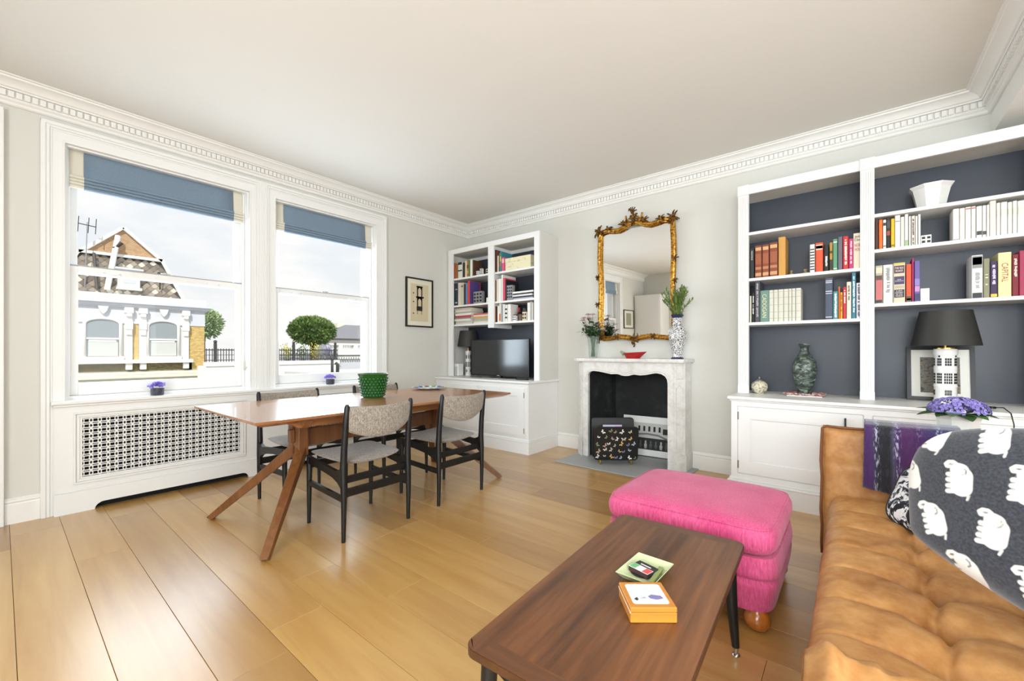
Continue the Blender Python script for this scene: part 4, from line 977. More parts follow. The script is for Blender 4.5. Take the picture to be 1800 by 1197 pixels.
rowB += [
 (4.190, 4.237, .318, .2, '#4a5364', 'tall slate blue book with two white title lines', {'bands': ((.62, .64, '#c9ced8'), (.67, .69, '#c9ced8'), (.88, .9, '#c9ced8'), (.92, .94, '#c9ced8'), (.05, .07, '#c9ced8'))}),
 (4.2385, 4.269, .212, .15, '#4f8f92', 'teal spine with white block letters beside the slate book', {'title': ('#', .08, .92, '#f2f4ee')}),
 (4.270, 4.281, .246, .15, '#e06a2c', 'very thin orange red spine taller than its yellow neighbour', {}),
 (4.2815, 4.2965, .202, .15, '#eea62b', 'short amber yellow spine', {'title': ('#', .3, .9, '#7a3410')}),
 (4.298, 4.318, .240, .16, '#c8303f', 'crimson spine between amber and cream', {'title': ('#', .5, .9, TWHITE)}),
 (4.319, 4.347, .276, .17, '#e3ddc8', 'cream spine between crimson and tall blue', {'title': ('#', .5, .9, '#5a5a48')}),
 (4.349, 4.374, .342, .2, '#3f7f92', 'tallest blue spine above the marbled vase', {'title': ('#', .15, .92, '#e4eef0')}),
 (4.3755, 4.403, .263, .17, '#e9e6ea', 'white spine with heavy purple lettering by the pilaster', {'title': ('#', .06, .96, '#4b2a5a')})]
shelf_row(rowB, -.31, SA[2], GB)
GC = 'paperbacks on the shelf below the white planter'
NB = lambda s: {'bands': s}
shelf_row([
 (4.480, 4.499, .226, .15, '#4a2c20', 'dark brown paperback against the fluted pilaster', {}),
 (4.500, 4.522, .215, .14, '#dd6f2b', 'orange paperback below the white planter', {}),
 (4.523, 4.541, .209, .14, '#efece2', 'white paperback with a dark crest between orange and black', NB(((.8, .9, '#2a2a2a'), (.08, .12, '#6a7a6a')))),
 (4.542, 4.563, .224, .14, '#232022', 'black paperback with a red band', NB(((.42, .56, '#a8442f'), (.65, .9, '#4a4044')))),
 (4.565, 4.585, .209, .14, '#e6bd23', 'yellow paperback below the white planter', NB(((.06, .12, '#8a6a1a'),))),
 (4.586, 4.615, .227, .15, '#f1efe8', 'broad white paperback right of the yellow one', NB(((.8, .83, '#9a9a92'),))),
 (4.616, 4.636, .212, .14, '#e9e3d2', 'cream paperback between two taller whites', {}),
 (4.637, 4.656, .226, .14, '#efeee6', 'white paperback with a green foot', NB(((.03, .2, '#9cb788'),))),
 (4.658, 4.669, .209, .14, '#f3f1ea', 'thin white paperback left of the scribbled one', {}),
 (4.671, 4.690, .207, .14, '#ddd4c6', 'paperback with brown scribbled spine', {'title': ('#', .06, .94, '#3a2a22')}),
 (4.691, 4.703, .203, .14, '#f1efe6', 'thin ivory paperback right of the scribbled one', {}),
 (4.705, 4.718, .212, .14, '#f4f2ec', 'thin white paperback leaning near the little house', {}),
], -.31, SB[1], GC)
wh = [(4.872, 4.901, .212), (4.902, 4.927, .210), (4.928, 4.954, .212), (4.955, 4.975, .211), (4.977, 5.003, .207), (5.004, 5.021, .207), (5.022, 5.0345, .207), (5.064, 5.081, .210), (5.082, 5.110, .210), (5.111, 5.130, .204), (5.131, 5.150, .207), (5.151, 5.185, .203)]
for i, (a, b, h) in enumerate(wh):
    sp = {0: (.03, .05, '#888'), 2: (.93, .96, '#c0443a'), 3: (.93, .96, '#c0443a'), 4: (.10, .22, '#3a3a3a'), 5: (.09, .2, '#444444')}.get(i)
    k = {'bands': ((sp[0], sp[1], sp[2] if len(sp[2]) == 7 else '#888888'),) if sp else ((.6, .8, '#dcd9cf'),)}
    book(a, b, -.31, SB[1], h, .14, '#efebe2' if i % 3 else '#f1eee8', 'slim white paperback, %s of the pale run counted from the little house' % ORD[i], 'run of white paperbacks below the planter', **k)
book(5.0352, 5.0632, -.31, SB[1], .228, .15, '#eee0d6', 'blush pink book standing above the run of white paperbacks', GC)
GD = 'books on the shelf above the black lamp shade'
shelf_row([
 (4.482, 4.522, .275, .17, '#b9b39a', 'book with two figures in pink dress on its spine', {'bands': ((.10, .62, '#c96a6a'), (.62, .74, '#5a3a2e'), (.02, .1, '#2a2220'), (.80, .95, '#d8d4b8'))}),
 (4.524, 4.576, .275, .17, '#f0eee6', 'thick white book between the pink figures and purple banded book', {'title': ('#', .3, .92, '#8a8a84')}),
 (4.578, 4.640, .281, .17, '#d6cdb2', 'thick cream book with purple panels', {'bands': ((.74, .93, '#4a2438'), (.46, .66, '#3f2a58'), (.13, .33, '#2a2030'), (.95, .99, '#d9bd3a'), (.36, .43, '#b8ae90'))}),
 (4.644, 4.672, .265, .16, '#e05a35', 'coral red spine with a dark green foot', {'bands': ((.01, .16, '#3a4a34'), (.05, .1, '#c9a23a'))}),
 (4.674, 4.684, .304, .16, '#b8336a', 'thin raspberry book rising above its neighbours', {}),
 (4.686, 4.715, .282, .16, '#6d5fa0', 'violet and blue sunset spine beside the cream box', {'bands': ((.4, .56, '#8a7ac0'), (.25, .38, '#c08ab8'), (.03, .2, '#23305a'))}),
 (4.957, 5.006, .281, .18, '#e8e6e2', 'white book with black and white portrait at its head', {'bands': ((.70, .98, '#8a8a88'), (.78, .95, '#3a3a3a'), (.01, .13, '#1c1c1c')), 'title': ('#', .25, .6, '#9a9a98')}),
 (5.008, 5.036, .253, .17, '#8d8c70', 'olive grey spine beside the portrait book', {'title': ('#', .35, .6, '#e8e6cc')}),
 (5.037, 5.069, .231, .16, '#3c2a52', 'dark purple spine with a yellow flash', {'bands': ((.02, .10, '#e6c02c'),), 'title': ('#', .4, .9, '#d8d0e8')}),
 (5.071, 5.127, .281, .18, '#e9e2a6', 'pale yellow book with red capital title', {'title': ('CAPITAL', .34, .76, '#b23a34')}),
 (5.129, 5.157, .262, .17, '#7c1f2c', 'dark red spine right of the pale yellow title', {'title': ('#', .5, .9, '#e6d8c8')}),
 (5.158, 5.186, .282, .17, '#a83656', 'rose crimson spine at the far end above the lamp', {}),
], -.31, SB[2], GD)

sr_ = [o for o in bpy.data.objects if o.get('label') == 'thick cream book with purple panels'][0]
for tx, zc, fw, fh in (('THE SILK\nROADS', .835, .046, .034), ('PETER\nFRANKOPAN', .56, .044, .016), ('A NEW\nHISTORY\nOF THE\nWORLD', .23, .040, .044)):
    text_mesh('spine_title', tx, .02, pc('#f0e6dc', .5), sr_, Matrix.Translation((4.609, -.3115, SB[2]+.281*zc)) @ Matrix.Rotation(RAD(90), 4, 'X'), fit=(fw, fh))
# ---- television unit books
def tvrow(z, rows, group, yf=-.36):
    for (a, b, h, d, c, lab, *k) in rows: book(a, b, yf, z, h, d, c, lab, group, **(k[0] if k else {}))
tvrow(2.15, [
 (.085, .122, .214, .16, '#c1542f', 'rust red book at the window end of the top shelf'),
 (.126, .160, .202, .16, '#8a6a34', 'old gold book second on the top shelf'),
 (.168, .252, .222, .16, '#dedad0', 'fat white book with black bars on the top shelf', NB(((.82, .98, '#23262a'), (.42, .5, '#222222')))),
 (.260, .300, .201, .16, '#33221a', 'dark brown book after the barred white one'),
 (.305, .337, .219, .16, '#e2d2b2', 'cream book between dark brown and gilt'),
 (.339, .375, .228, .16, '#a77a3c', 'bronze patterned book on the top shelf', NB(((.5, .7, '#6a3f22'), (.2, .35, '#d0a050')))),
 (.378, .399, .223, .16, '#2f7a4a', 'narrow emerald green book'),
 (.400, .442, .219, .16, '#eeebe2', 'white book with clean spine beside the emerald one'),
 (.447, .470, .211, .16, '#5a3a26', 'chestnut book behind the tiny figurines'),
], 'books on the television unit top shelf by the window')
tvrow(2.15, [
 (.846, .860, .287, .18, '#2a2422', 'near black book beside the centre stile'),
 (.862, .884, .274, .18, '#7a3f30', 'brick brown book on the floral box shelf'),
 (.886, .904, .205, .16, '#e8e1d0', 'short cream book on the floral box shelf'),
 (.907, .927, .234, .17, '#5c6a44', 'moss green book on the floral box shelf'),
 (.929, .950, .254, .22, '#3f8a9a', 'turquoise large book on the floral box shelf', NB(((.5, .75, '#e0c84a'), (.3, .45, '#d86a3a')))),
 (.956, .998, .172, .15, '#d6557a', 'pink book touching the floral box', NB(((.6, .9, '#f0b8c0'),))),
], 'books beside the floral box')
tvrow(1.78, [
 (.085, .109, .308, .2, '#2c3a34', 'dark green tall book on the middle shelf'),
 (.112, .160, .309, .2, '#2e3a4c', 'midnight blue book speckled with light', NB(((.1, .16, '#aab4c2'), (.7, .74, '#aab4c2')))),
 (.168, .225, .308, .2, '#d9d2bf', 'wide bone coloured book on the middle shelf'),
 (.227, .273, .303, .2, '#cfc3aa', 'sand coloured book with brown label', NB(((.8, .88, '#8a6a4a'),))),
 (.285, .316, .280, .19, '#2a3350', 'navy book left of the sky blue one'),
 (.318, .350, .289, .19, '#6d8ab0', 'sky blue book beside the tall red one'),
 (.355, .391, .315, .22, '#d2403c', 'tall scarlet book with picture cover'),
], 'books on the television unit middle shelf by the window')
tvrow(1.78, [
 (.846, .866, .268, .19, '#9a6a5a', 'dusty rose brown book on the photo shelf'),
 (.870, .904, .280, .19, '#e6e0d2', 'cream book on the photo shelf'),
 (.905, .945, .281, .19, '#efece4', 'wide white book on the photo shelf'),
 (.951, .975, .328, .26, '#e9e7e0', 'tallest white book on the photo shelf'),
 (.977, 1.012, .284, .22, '#d84a62', 'watermelon red book behind the grey house'),
 (1.016, 1.034, .262, .22, '#1c1c1e', 'black book behind the grey house ornament'),
], 'books on the photo shelf of the television unit')
tvrow(1.52, [
 (.846, .858, .203, .15, '#d8743a', 'thin tangerine book above the television'),
 (.859, .882, .201, .15, '#202022', 'black book above the television'),
 (.885, .911, .204, .15, '#efece4', 'white book left of the orange striped one', {}),
 (.914, .941, .232, .16, '#ece6da', 'cream book with orange lower half', NB(((.05, .45, '#dd7a3a'),))),
 (.945, .975, .216, .16, '#9aa2aa', 'pale steel blue book above the television'),
 (.977, 1.005, .219, .16, '#ede9e0', 'ivory book above the television'),
 (1.011, 1.048, .206, .15, '#e3e0d8', 'white book with black dots above the television', NB(((.2, .3, '#222222'), (.45, .55, '#222222'), (.7, .8, '#222222')))),
 (1.054, 1.100, .213, .15, '#f1efe8', 'broad white book beside the red figurine'),
 (1.357, 1.399, .212, .16, '#ece9e2', 'white book beside the dark little house'),
 (1.401, 1.425, .220, .16, '#b9b8b4', 'silver grey book near the outer stile'),
 (1.428, 1.444, .208, .16, '#f0ede6', 'thin white book near the outer stile'),
 (1.446, 1.466, .207, .16, '#8a5a40', 'tan brown book at the outer end above the television'),
], 'books on the shelf above the television')
MB().box(.3905, .3915, -.35, -.16, 1.785, 2.09).build('picture_cover', pc('#5a4a8a', .5), [o for o in bpy.data.objects if o.get('label') == 'tall scarlet book with picture cover'][0])
# magazines and flat stacks
def stack(x0, x1, yf, z, spec, d, group, labels, name='magazine', cat='magazine'):
    zz = z+.0004; r = random.Random(int(x0*1000)+3)
    for (t, c), lab in zip(spec, labels):
        j, k = r.uniform(-.012, .012), r.uniform(0, .02); q = thing(name, lab, cat, ((x0+x1)/2+j, yf+d/2+k, zz), group=group)
        a, b = x0+j, x1+j; y0 = yf+k
        MB().box(a, b, y0, y0+d, zz, zz+.0015).box(a, b, y0, y0+d, zz+t-.0015, zz+t).box(a, b, y0-.0005, y0+.0015, zz, zz+t).build('cover', pc(c, .45), q)
        MB().box(a+.001, b-.001, y0+.002, y0+d-.002, zz+.0016, zz+t-.0016).build('pages', PAGE, q)
        zz += t+.0006
cols = ['#d9d4ca', '#c8c2b8', '#e6e2da', '#8a857c', '#cf4a52', '#e9e5dc', '#b0aaa0', '#dcd8d0', '#c9b9a8', '#efece4']
stack(.10, .41, -.355, 1.52, [(.020+.004*(i % 3), c) for i, c in enumerate(cols[:9])], .24, 'magazines stacked on the left lower shelf', ['%s magazine in the tall stack, %s from its bottom' % (a, b) for a, b in zip(('pale stone', 'putty', 'off white', 'dark grey', 'red', 'ivory', 'grey', 'light grey', 'tan'), ('first', 'second', 'third', 'fourth', 'fifth', 'sixth', 'seventh', 'eighth', 'ninth'))])
stack(.455, .745, -.35, 1.52, [(.022, '#e6e0d4'), (.02, '#c9c4bc'), (.024, '#b5aea4'), (.02, '#e0a93a'), (.022, '#d8d2c8'), (.02, '#c85a50')], .22, 'magazines stacked beside the centre stile', ['%s magazine in the shorter stack beside the centre stile' % a for a in ('cream', 'silver grey', 'taupe', 'amber', 'bone white', 'brick red topmost')])
stack(1.115, 1.44, -.36, 1.78, [(.020, '#b9b4c4'), (.018, '#2a2a2c'), (.018, '#e9e7e2'), (.018, '#1c1c1e'), (.020, '#f0eeea')], .22, 'flat books under the framed photo', ['%s book lying in the black and white stack' % a for a in ('lilac grey lowest', 'charcoal second', 'white third', 'black fourth', 'white topmost')], 'book', 'book')

# ornaments
def simple(name, m, mat, label, cat, loc, group=None, smooth=None, **k): return m.build(name, mat, None, smooth=smooth, label=label, cat=cat, group=group, loc=loc, **k)
PORC = plain('white_porcelain', '#efeee9', .25, var=.02); BLKP = plain('black_paint', '#161616', .5)
def house(x, y, z, w, d, h, label, cols=2, rows=2, roof=0, wall=None, win=None, group='porcelain town house ornaments', cat='ornament'):
    t = thing('house_ornament', label, cat, (x, y, z), group=group); wall = wall or PORC; win = win or BLKP
    z += .0004
    m = MB(); m.box(x-w/2, x+w/2, y-d/2, y+d/2, z, z+h, .002); m.build('walls', wall, t)
    if roof:
        MB().prism([(x-w/2-.002, z+h), (x+w/2+.002, z+h), (x+w*.18, z+h+roof), (x-w*.18, z+h+roof)], y-d/2, y+d/2, 'y').build('roof', win, t)
    for i in range(cols):
        for j in range(rows):
            cx = x-w/2+w*(i+.5)/cols; cz = z+h*(.12+.8*(j+.5)/rows)
            MB().box(cx-w*.16/cols*2, cx+w*.16/cols*2, y-d/2-.0012, y-d/2+.002, cz-h*.24/rows, cz+h*.24/rows).build('window', win, t)
    return t
house(4.746, -.27, SB[1], .052, .05, .066, 'little cream porcelain house beside the scribbled paperback')
house(4.740, -.27, SB[2], .045, .05, .090, 'plain cream porcelain box house beside the violet spine', 1, 0)
house(.525, -.335, 2.15, .047, .03, .06, 'small white house ornament in front of the chestnut book', 2, 2, .012)
house(.583, -.325, 2.15, .05, .03, .085, 'black and white turreted ornament on the top shelf', 2, 3, .02)
house(.69, -.325, 2.15, .045, .03, .07, 'cream and gold figurine beside the centre stile', 1, 2, .012, plain('cream_glaze', '#d8c8a4', .4))
house(.51, -.30, 1.78, .16, .05, .165, 'grey house shaped bookend with nine windows on middle shelf', 3, 3, 0, plain('grey_card', '#8f9090', .6), BLKP)
house(.70, -.32, 1.78, .045, .04, .068, 'small white cube ornament on the middle shelf', 1, 0)
house(1.085, -.375+.04, 1.78, .09, .05, .185, 'grey house shaped bookend on the photo shelf', 3, 4, 0, plain('grey_card', '#8f9090', .6), BLKP)
house(1.153, -.33, 1.52, .05, .04, .07, 'small white house above the television', 2, 2, .012)
house(1.236, -.33, 1.52, .04, .035, .075, 'small brown townhouse above the television', 2, 3, .012, plain('brown_glaze', '#7a5c40', .4))
house(1.308, -.33, 1.52, .065, .045, .105, 'dark gabled house with cream front above the television', 2, 2, .045, plain('cream_glaze', '#d8c8a4', .4))
rf = thing('figurine', 'red and black bird figurine above the television', 'figurine', (1.165, -.27, 1.52))
MB().lathe([(.022, .0004), (.03, .02), (.034, .07), (.026, .11), (.018, .13), (.02, .15), (.012, .172), (0, .178)], (1.165, -.27, 1.52), 14).build('body', plain('red_glaze', '#a8282c', .35), rf, smooth=True); MB().sphere((1.19, -.285, 1.64), (.018, .015, .02)).cyl((1.165, -.29, 1.53), (1.19, -.31, 1.63), .012).build('wing', BLKP, rf, smooth=True)
# framed photo lying against the bay
pf = thing('photo_frame', 'white mounted black and white photo behind the flat books', 'picture', (1.40, -.09, 1.78))
MB().box(1.33, 1.478, -.10, -.085, 1.7805, 2.02, .003).build('frame', PORC, pf)
MB().sphere((1.40, -.1005, 1.915), (.04, .002, .055)).sphere((1.41, -.1005, 1.85), (.05, .002, .04)).build('print', BLKP, pf)
# floral box
fbx = thing('storage_box', 'cream floral printed box on the top shelf', 'box', (1.2, -.25, 2.15))
t = NT('floral_card'); f = t.noise(t.coord(), 32, 3, .6, .6); FLO = t.fin(t.ramp(f, [(.40, '#e9dfb8'), (.60, '#ece3c2'), (.66, '#c3b27a'), (.70, '#8fa58a'), (.75, '#d8b25a')]), .6)
MB().box(1.010, 1.40, -.352, -.14, 2.1505, 2.255, .002).build('box_base', FLO, fbx); MB().box(1.007, 1.403, -.355, -.137, 2.255, 2.302, .002).build('lid', FLO, fbx)

# brass weights
for x, lab, s in ((3.968, 'small brass weight beside the ochre book', 1.0), (4.062, 'small brass weight beside the dotted white book', 1.15)):
    MB().lathe([(0, .0004), (.018*s, .0004), (.019*s, .008), (.017*s, .016), (.008*s, .021), (.007*s, .028), (.013*s, .034), (.013*s, .038), (.007*s, .043), (0, .044)], (x, -.26, SA[1]), 20).build('brass_weight', plain('aged_brass', '#a89870', .35, metal=.6), label=lab, cat='weight', group='pair of brass weights', loc=(x, -.26, SA[1]), smooth=50)

# white octagonal planter on top shelf
def octpot(name, c, r0, r1, h, label, cat, flare=True):
    t = thing(name, label, cat, c); P = PORC
    pr_ = [(r0*.96, .0005), (r0, .006), (r0+(r1-r0)*.45, h*.5), (r1*.96, h*.86), (r1*(1.10 if flare else 1.05), h*.965), (r1*(1.11 if flare else 1.06), h), (r1*.98, h), (r1*.90, h*.85), (r0*.8, .02)]
    m = MB(); vs = []; n = 8
    m.lathe(pr_, c, 8); m.build('pot', P, t); return t
octpot('planter', (4.78, -.185, SB[0]), .075, .108, .168, 'white octagonal planter on the topmost shelf', 'planter')

# marbled vase, round jar, tray
t = NT('green_marble_glaze'); f = t.noise(t.coord(scale=(1, 1, 2.2)), 14, 6, .65, 1.8); VG = t.fin(t.ramp(f, [(.36, '#15191a'), (.48, '#39433f'), (.56, '#5c6a60'), (.62, '#9aa596'), (.68, '#2a3230')]), .3)
tr = thing('tray', 'small white tray with a patterned rim under the marbled vase', 'tray', (4.06, -.30, .80))
MB().prism(rbox(3.945, 4.175, -.365, -.235, .012), .8004, .806, 'z').build('tray_base', PORC, tr)
MB().ring(3.93, 4.19, -.375, -.225, .016, .806, .818, 'x') if 0 else None
m = MB(); A = rbox(3.955, 4.165, -.355, -.245, .012); B = rbox(3.922, 4.198, -.385, -.215, .016)
m.add([(x, y, .806) for x, y in A]+[(x, y, .822) for x, y in B], [(i, (i+1) % len(A), len(A)+(i+1) % len(A), len(A)+i) for i in range(len(A))]); tt = NT('tray_pattern'); f = tt.noise(tt.coord(), 60, 3); o = m.build('rim', tt.fin(tt.ramp(f, [(.4, '#e9e6de'), (.55, '#b8483a'), (.65, '#3a4a6a')]), .3), tr); o.modifiers.new('t', 'SOLIDIFY').thickness = .003
MB().lathe([(.042, .0005), (.046, .006), (.050, .03), (.066, .10), (.080, .18), (.083, .225), (.074, .265), (.045, .315), (.029, .345), (.027, .372), (.034, .392), (.042, .402), (.042, .407), (.034, .405), (.024, .385), (0, .36)], (4.06, -.30, .806), 32).build('vase', VG, label='dark green marbled vase standing on the small white tray', cat='vase', loc=(4.06, -.30, .806), smooth=60)
j = thing('lidded_jar', 'round cream jar with black leaf pattern and finial', 'jar', (3.748, -.29, .80))
t = NT('leaf_glaze'); f = t.noise(t.coord(), 42, 3, .6, 1.2); JG = t.fin(t.ramp(f, [(.46, '#d6cdb4'), (.55, '#c9bfa4'), (.60, '#3a342c'), (.68, '#d0c6aa')]), .35)
MB().lathe([(.03, .0005), (.034, .006), (.052, .025), (.062, .052), (.058, .078), (.040, .098), (.026, .104)], (3.748, -.29, .80), 28).build('jar_body', JG, j, smooth=60)
MB().lathe([(.028, .104), (.028, .108), (.018, .116), (.006, .122), (.009, .130), (.004, .140), (0, .141)], (3.748, -.29, .80), 20).build('lid', plain('pewter', '#8f8c86', .35, metal=.6), j, smooth=60)
# cable switch and picture and tower lamp on the counter
def tower_lamp(c, R, Ht, shade, label, big=True):
    x, y, z = c; t = thing('table_lamp', label, 'lamp', c)
    body = MB(); body.lathe([(R*1.08, .0005), (R*1.08, Ht*.05), (R, Ht*.06), (R, Ht*.30), (R*1.04, Ht*.31), (R*1.04, Ht*.33), (R, Ht*.34), (R, Ht*.62), (R*1.02, Ht*.63), (R*1.02, Ht*.645), (R, Ht*.655), (R, Ht*.88), (R*1.08, Ht*.90), (R*1.08, Ht*.985), (R, Ht), (0, Ht)], c, 40)
    b = body.build('tower_base', PORC, t, smooth=40)
    MB().cyl((x, y, z+Ht), (x, y, z+Ht*1.02), R*1.06, n=32).build('gilt_collar', BRASS, t, smooth=50)
    def pane(ang, zc, wd, hg, name='tower_window', nx=3, nz=3):
        m = MB(); gx, gz = wd*.05, hg*.045
        for i in range(nx):
            for k in range(nz):
                u0 = -wd/2+wd*i/nx+gx/2; u1 = -wd/2+wd*(i+1)/nx-gx/2; v0 = zc-hg/2+hg*k/nz+gz/2; v1 = zc-hg/2+hg*(k+1)/nz-gz/2
                vs = [(x+(R+.0012)*math.sin(ang+u/R), y-(R+.0012)*math.cos(ang+u/R), z+v) for u, v in ((u0, v0), (u1, v0), (u1, v1), (u0, v1))]
                m.add(vs, [(0, 1, 2, 3)])
        m.build(name, BLKP, b)
    k0 = RAD(24)  # faces the camera side
    for i in range(8):
        a = k0*0+i*math.pi/4+RAD(8)
        big_ = i % 2 == 0
        pane(a, Ht*.46, R*(.74 if big_ else .52), Ht*.20, nx=4 if big_ else 3, nz=4); pane(a, Ht*.76, R*(.60 if big_ else .44), Ht*.145)
        if big_: pane(a, Ht*.945-.0*Ht, R*.34, Ht*.03, 'slot', 1, 1); pane(a, Ht*.20, R*.62, Ht*.10, 'fan_window', 5, 2)
        else: pane(a, Ht*.865, R*.2, Ht*.035, 'roundel', 1, 1)
    for i in range(22):
        if big: pane(i*2*math.pi/22, Ht*.955, R*.15, Ht*.04, 'arcade_slot', 1, 1) if i % 1 == 0 else None
    MB().cyl((x, y, z+Ht*1.02), (x, y, z+Ht*1.1), .008, n=10).build('stem', BRASS, t, smooth=50)
    r0, r1, z0, z1 = shade
    m = MB().lathe([(r0, z0), (r1, z1), (r1-.003, z1), (r0-.003, z0)], c, 48, cap=False); n = 48
    m.f += [(3*n+i, 3*n+(i+1) % n, (i+1) % n, i) for i in range(n)]; m.mi += [0]*n
    m.build('lamp_shade', SHADE, t, smooth=60)
    MB().tube([(x-r1*.99, y, z+z1-.02), (x, y, z+z1-.02), (x+r1*.99, y, z+z1-.02)], .002, 6).build('shade_spider', BRASS, t)
    return t
SHADE = plain('black_card_shade', '#2d2c29', .55, var=.08)
tower_lamp((4.842, -.26, .80), .056, .368, (.172, .128, .390, .625), 'table lamp with white tower base and black shade before the picture')
tower_lamp((.197, -.19, .815), .038, .345, (.150, .115, .405, .625), 'table lamp with white tower base and black shade by the television', False)
pic = thing('picture', 'black framed abstract print leaning behind the tower lamp', 'picture', (4.835, -.10, .80), rot=(RAD(-8), 0, 0))
MB().ring(-.172, .172, .0005, .388, .024, -.022, 0, 'y').build('frame', BLK, pic); MB().box(-.15, .15, -.012, -.006, .015, .37).build('mount', pc('#efece2', .8), pic)
t = NT('abstract_print'); f = t.noise(t.coord(scale=(1, 1, 1.6)), 11, 5, .6, 2.5); MB().box(-.10, .10, -.0135, -.012, .055, .31).build('print', t.fin(t.ramp(f, [(.35, '#2e2a28'), (.45, '#6a645a'), (.52, '#8a8270'), (.58, '#4a5a68'), (.66, '#a8803a')]), .6), pic)
cb = thing('lamp_cord', 'black lamp flex with inline switch hanging over the counter edge', 'cord', (5.03, -.5, .80))
MB().tube([(4.905, -.315, .8045), (4.94, -.40, .806), (4.97, -.52, .810)], .003, 6).build('flex', BLK, cb, smooth=True); MB().beam((4.968, -.515, .812), (5.005, -.60, .818), .022, .014, b=.004).build('switch', BLK, cb)
MB().tube([(5.0, -.59, .818), (5.03, -.655, .826), (5.05, -.70, .80), (5.058, -.715, .74), (5.06, -.71, .60)], .003, 6).build('flex', BLK, cb, smooth=True)

# television, speaker, bits
tv = thing('television', 'black flat screen television on the low cabinet', 'television', (.84, -.27, .815))
MB().box(.436, 1.389, -.372, -.340, .842, 1.303, .004).build('bezel', plain('tv_black', '#0c0c0d', .25), tv); MB().box(.447, 1.378, -.3735, -.3715, .858, 1.292).build('screen', plain('tv_screen', '#131519', .13, var=0, spec=.9), tv)
MB().box(.87, .95, -.365, -.325, .822, .845).build('neck', plain('tv_black', '#0c0c0d', .25), tv)
MB().prism(rbox(.74, 1.10, -.376, -.19, .06), .8155, .823, 'z').build('stand_base', plain('tv_gloss', '#3a3b3d', .12), tv)
MB().box(.892, .928, -.3735, -.372, .846, .852).build('logo_mark', pc('#c9c9c9', .4), tv)
sp = thing('speaker', 'small white wireless speaker beside the tower lamp', 'speaker', (.10, -.29, .815))
MB().box(.045, .155, -.345, -.235, .8155, .985, .014).build('case', PORC, sp); MB().box(.052, .148, -.347, -.343, .828, .945, .004).build('speaker_grille', plain('speaker_cloth', '#c9c8c5', .9), sp)
rm = thing('remote_control', 'thin black remote lying before the television', 'remote', (1.30, -.42, .8155)); MB().box(1.24, 1.41, -.44, -.40, .8155, .828, .004).build('case', BLK, rm); MB().box(1.25, 1.40, -.435, -.405, .828, .8295).build('buttons', pc('#555555', .6), rm)
cbs = MB().tube([(.42, -.37, .819), (.47, -.40, .819), (.55, -.38, .819), (.60, -.41, .819), (.66, -.40, .819)], .0035, 6); cbs.build('television_cable', BLK, label='thin black cable trailing beside the television stand', cat='cable', loc=(.5, -.4, .8155), smooth=True)

# framed etching by the windows
et = thing('picture', 'black framed print of a dark tower facade on the window wall', 'picture', (.012, -.888, 1.466))
MB().ring(-1.105, -.672, 1.466, 2.095, .018, .0015, .026, 'x').build('frame', pc('#1c1412', .4), et); MB().box(.002, .012, -1.088, -.689, 1.483, 2.078).build('mount', pc('#e9e4cf', .8), et)
MB().box(.012, .0128, -1.03, -.745, 1.54, 2.02).build('sheet', pc('#d8caa6', .8), et)
INK = pc('#1c1a18', .8); xx0, xx1 = .0128, .0138; m = MB()
for z0, z1 in ((1.86, 1.99), (1.735, 1.85)):
    m.box(xx0, xx1, -.93, -.912, z0, z1).box(xx0, xx1, -.862, -.845, z0, z1).box(xx0, xx1, -.94, -.838, z1-.012, z1+.006)
    for k in range(8): a = math.pi*(k+.5)/8; m.box(xx0, xx1, -.888+.029*math.cos(a)-.009, -.888+.029*math.cos(a)+.009, z1-.045+.028*math.sin(a), z1-.006)
m.box(xx0, xx1, -.945, -.82, 1.843, 1.862).box(xx0, xx1, -.935, -.843, 1.675, 1.735).box(xx0, xx1, -.925, -.918, 1.63, 1.675).box(xx0, xx1, -.86, -.853, 1.63, 1.675)
m.build('tower_print', INK, et)
for z in (1.90, 1.79, 1.64): MB().sphere((.0135, -.985, z), (.0006, .012, .008), 10, 6).build('small_mark', INK, et)
MB().box(.0275, .0285, -1.087, -.69, 1.484, 2.077).build('pane', M['glass'], et)
# etching on the far wall part, seen in the mirror
e2 = thing('picture', 'small framed print on the window wall seen in the gilt mirror', 'picture', (.012, -5.72, 1.54)); MB().ring(-6.0, -5.42, 1.54, 2.0, .02, .0015, .026, 'x').build('frame', pc('#3a2a20', .5), e2); MB().box(.002, .012, -5.98, -5.44, 1.56, 1.98).build('mount', pc('#e4e0d0', .8), e2); MB().box(.012, .0135, -5.86, -5.56, 1.62, 1.92).build('print', pc('#9a9a84', .8), e2)
wr = thing('wardrobe', 'white fitted wardrobe in the far corner seen in the mirror', 'wardrobe', (.34, -6.36, 0)); MB().box(.02, .68, YB+.01, -6.06, .001, 2.37).build('body', M['white'], wr); panel_door(wr, 'door', .05, .65, .12, 2.32, -6.059, .014, .07)

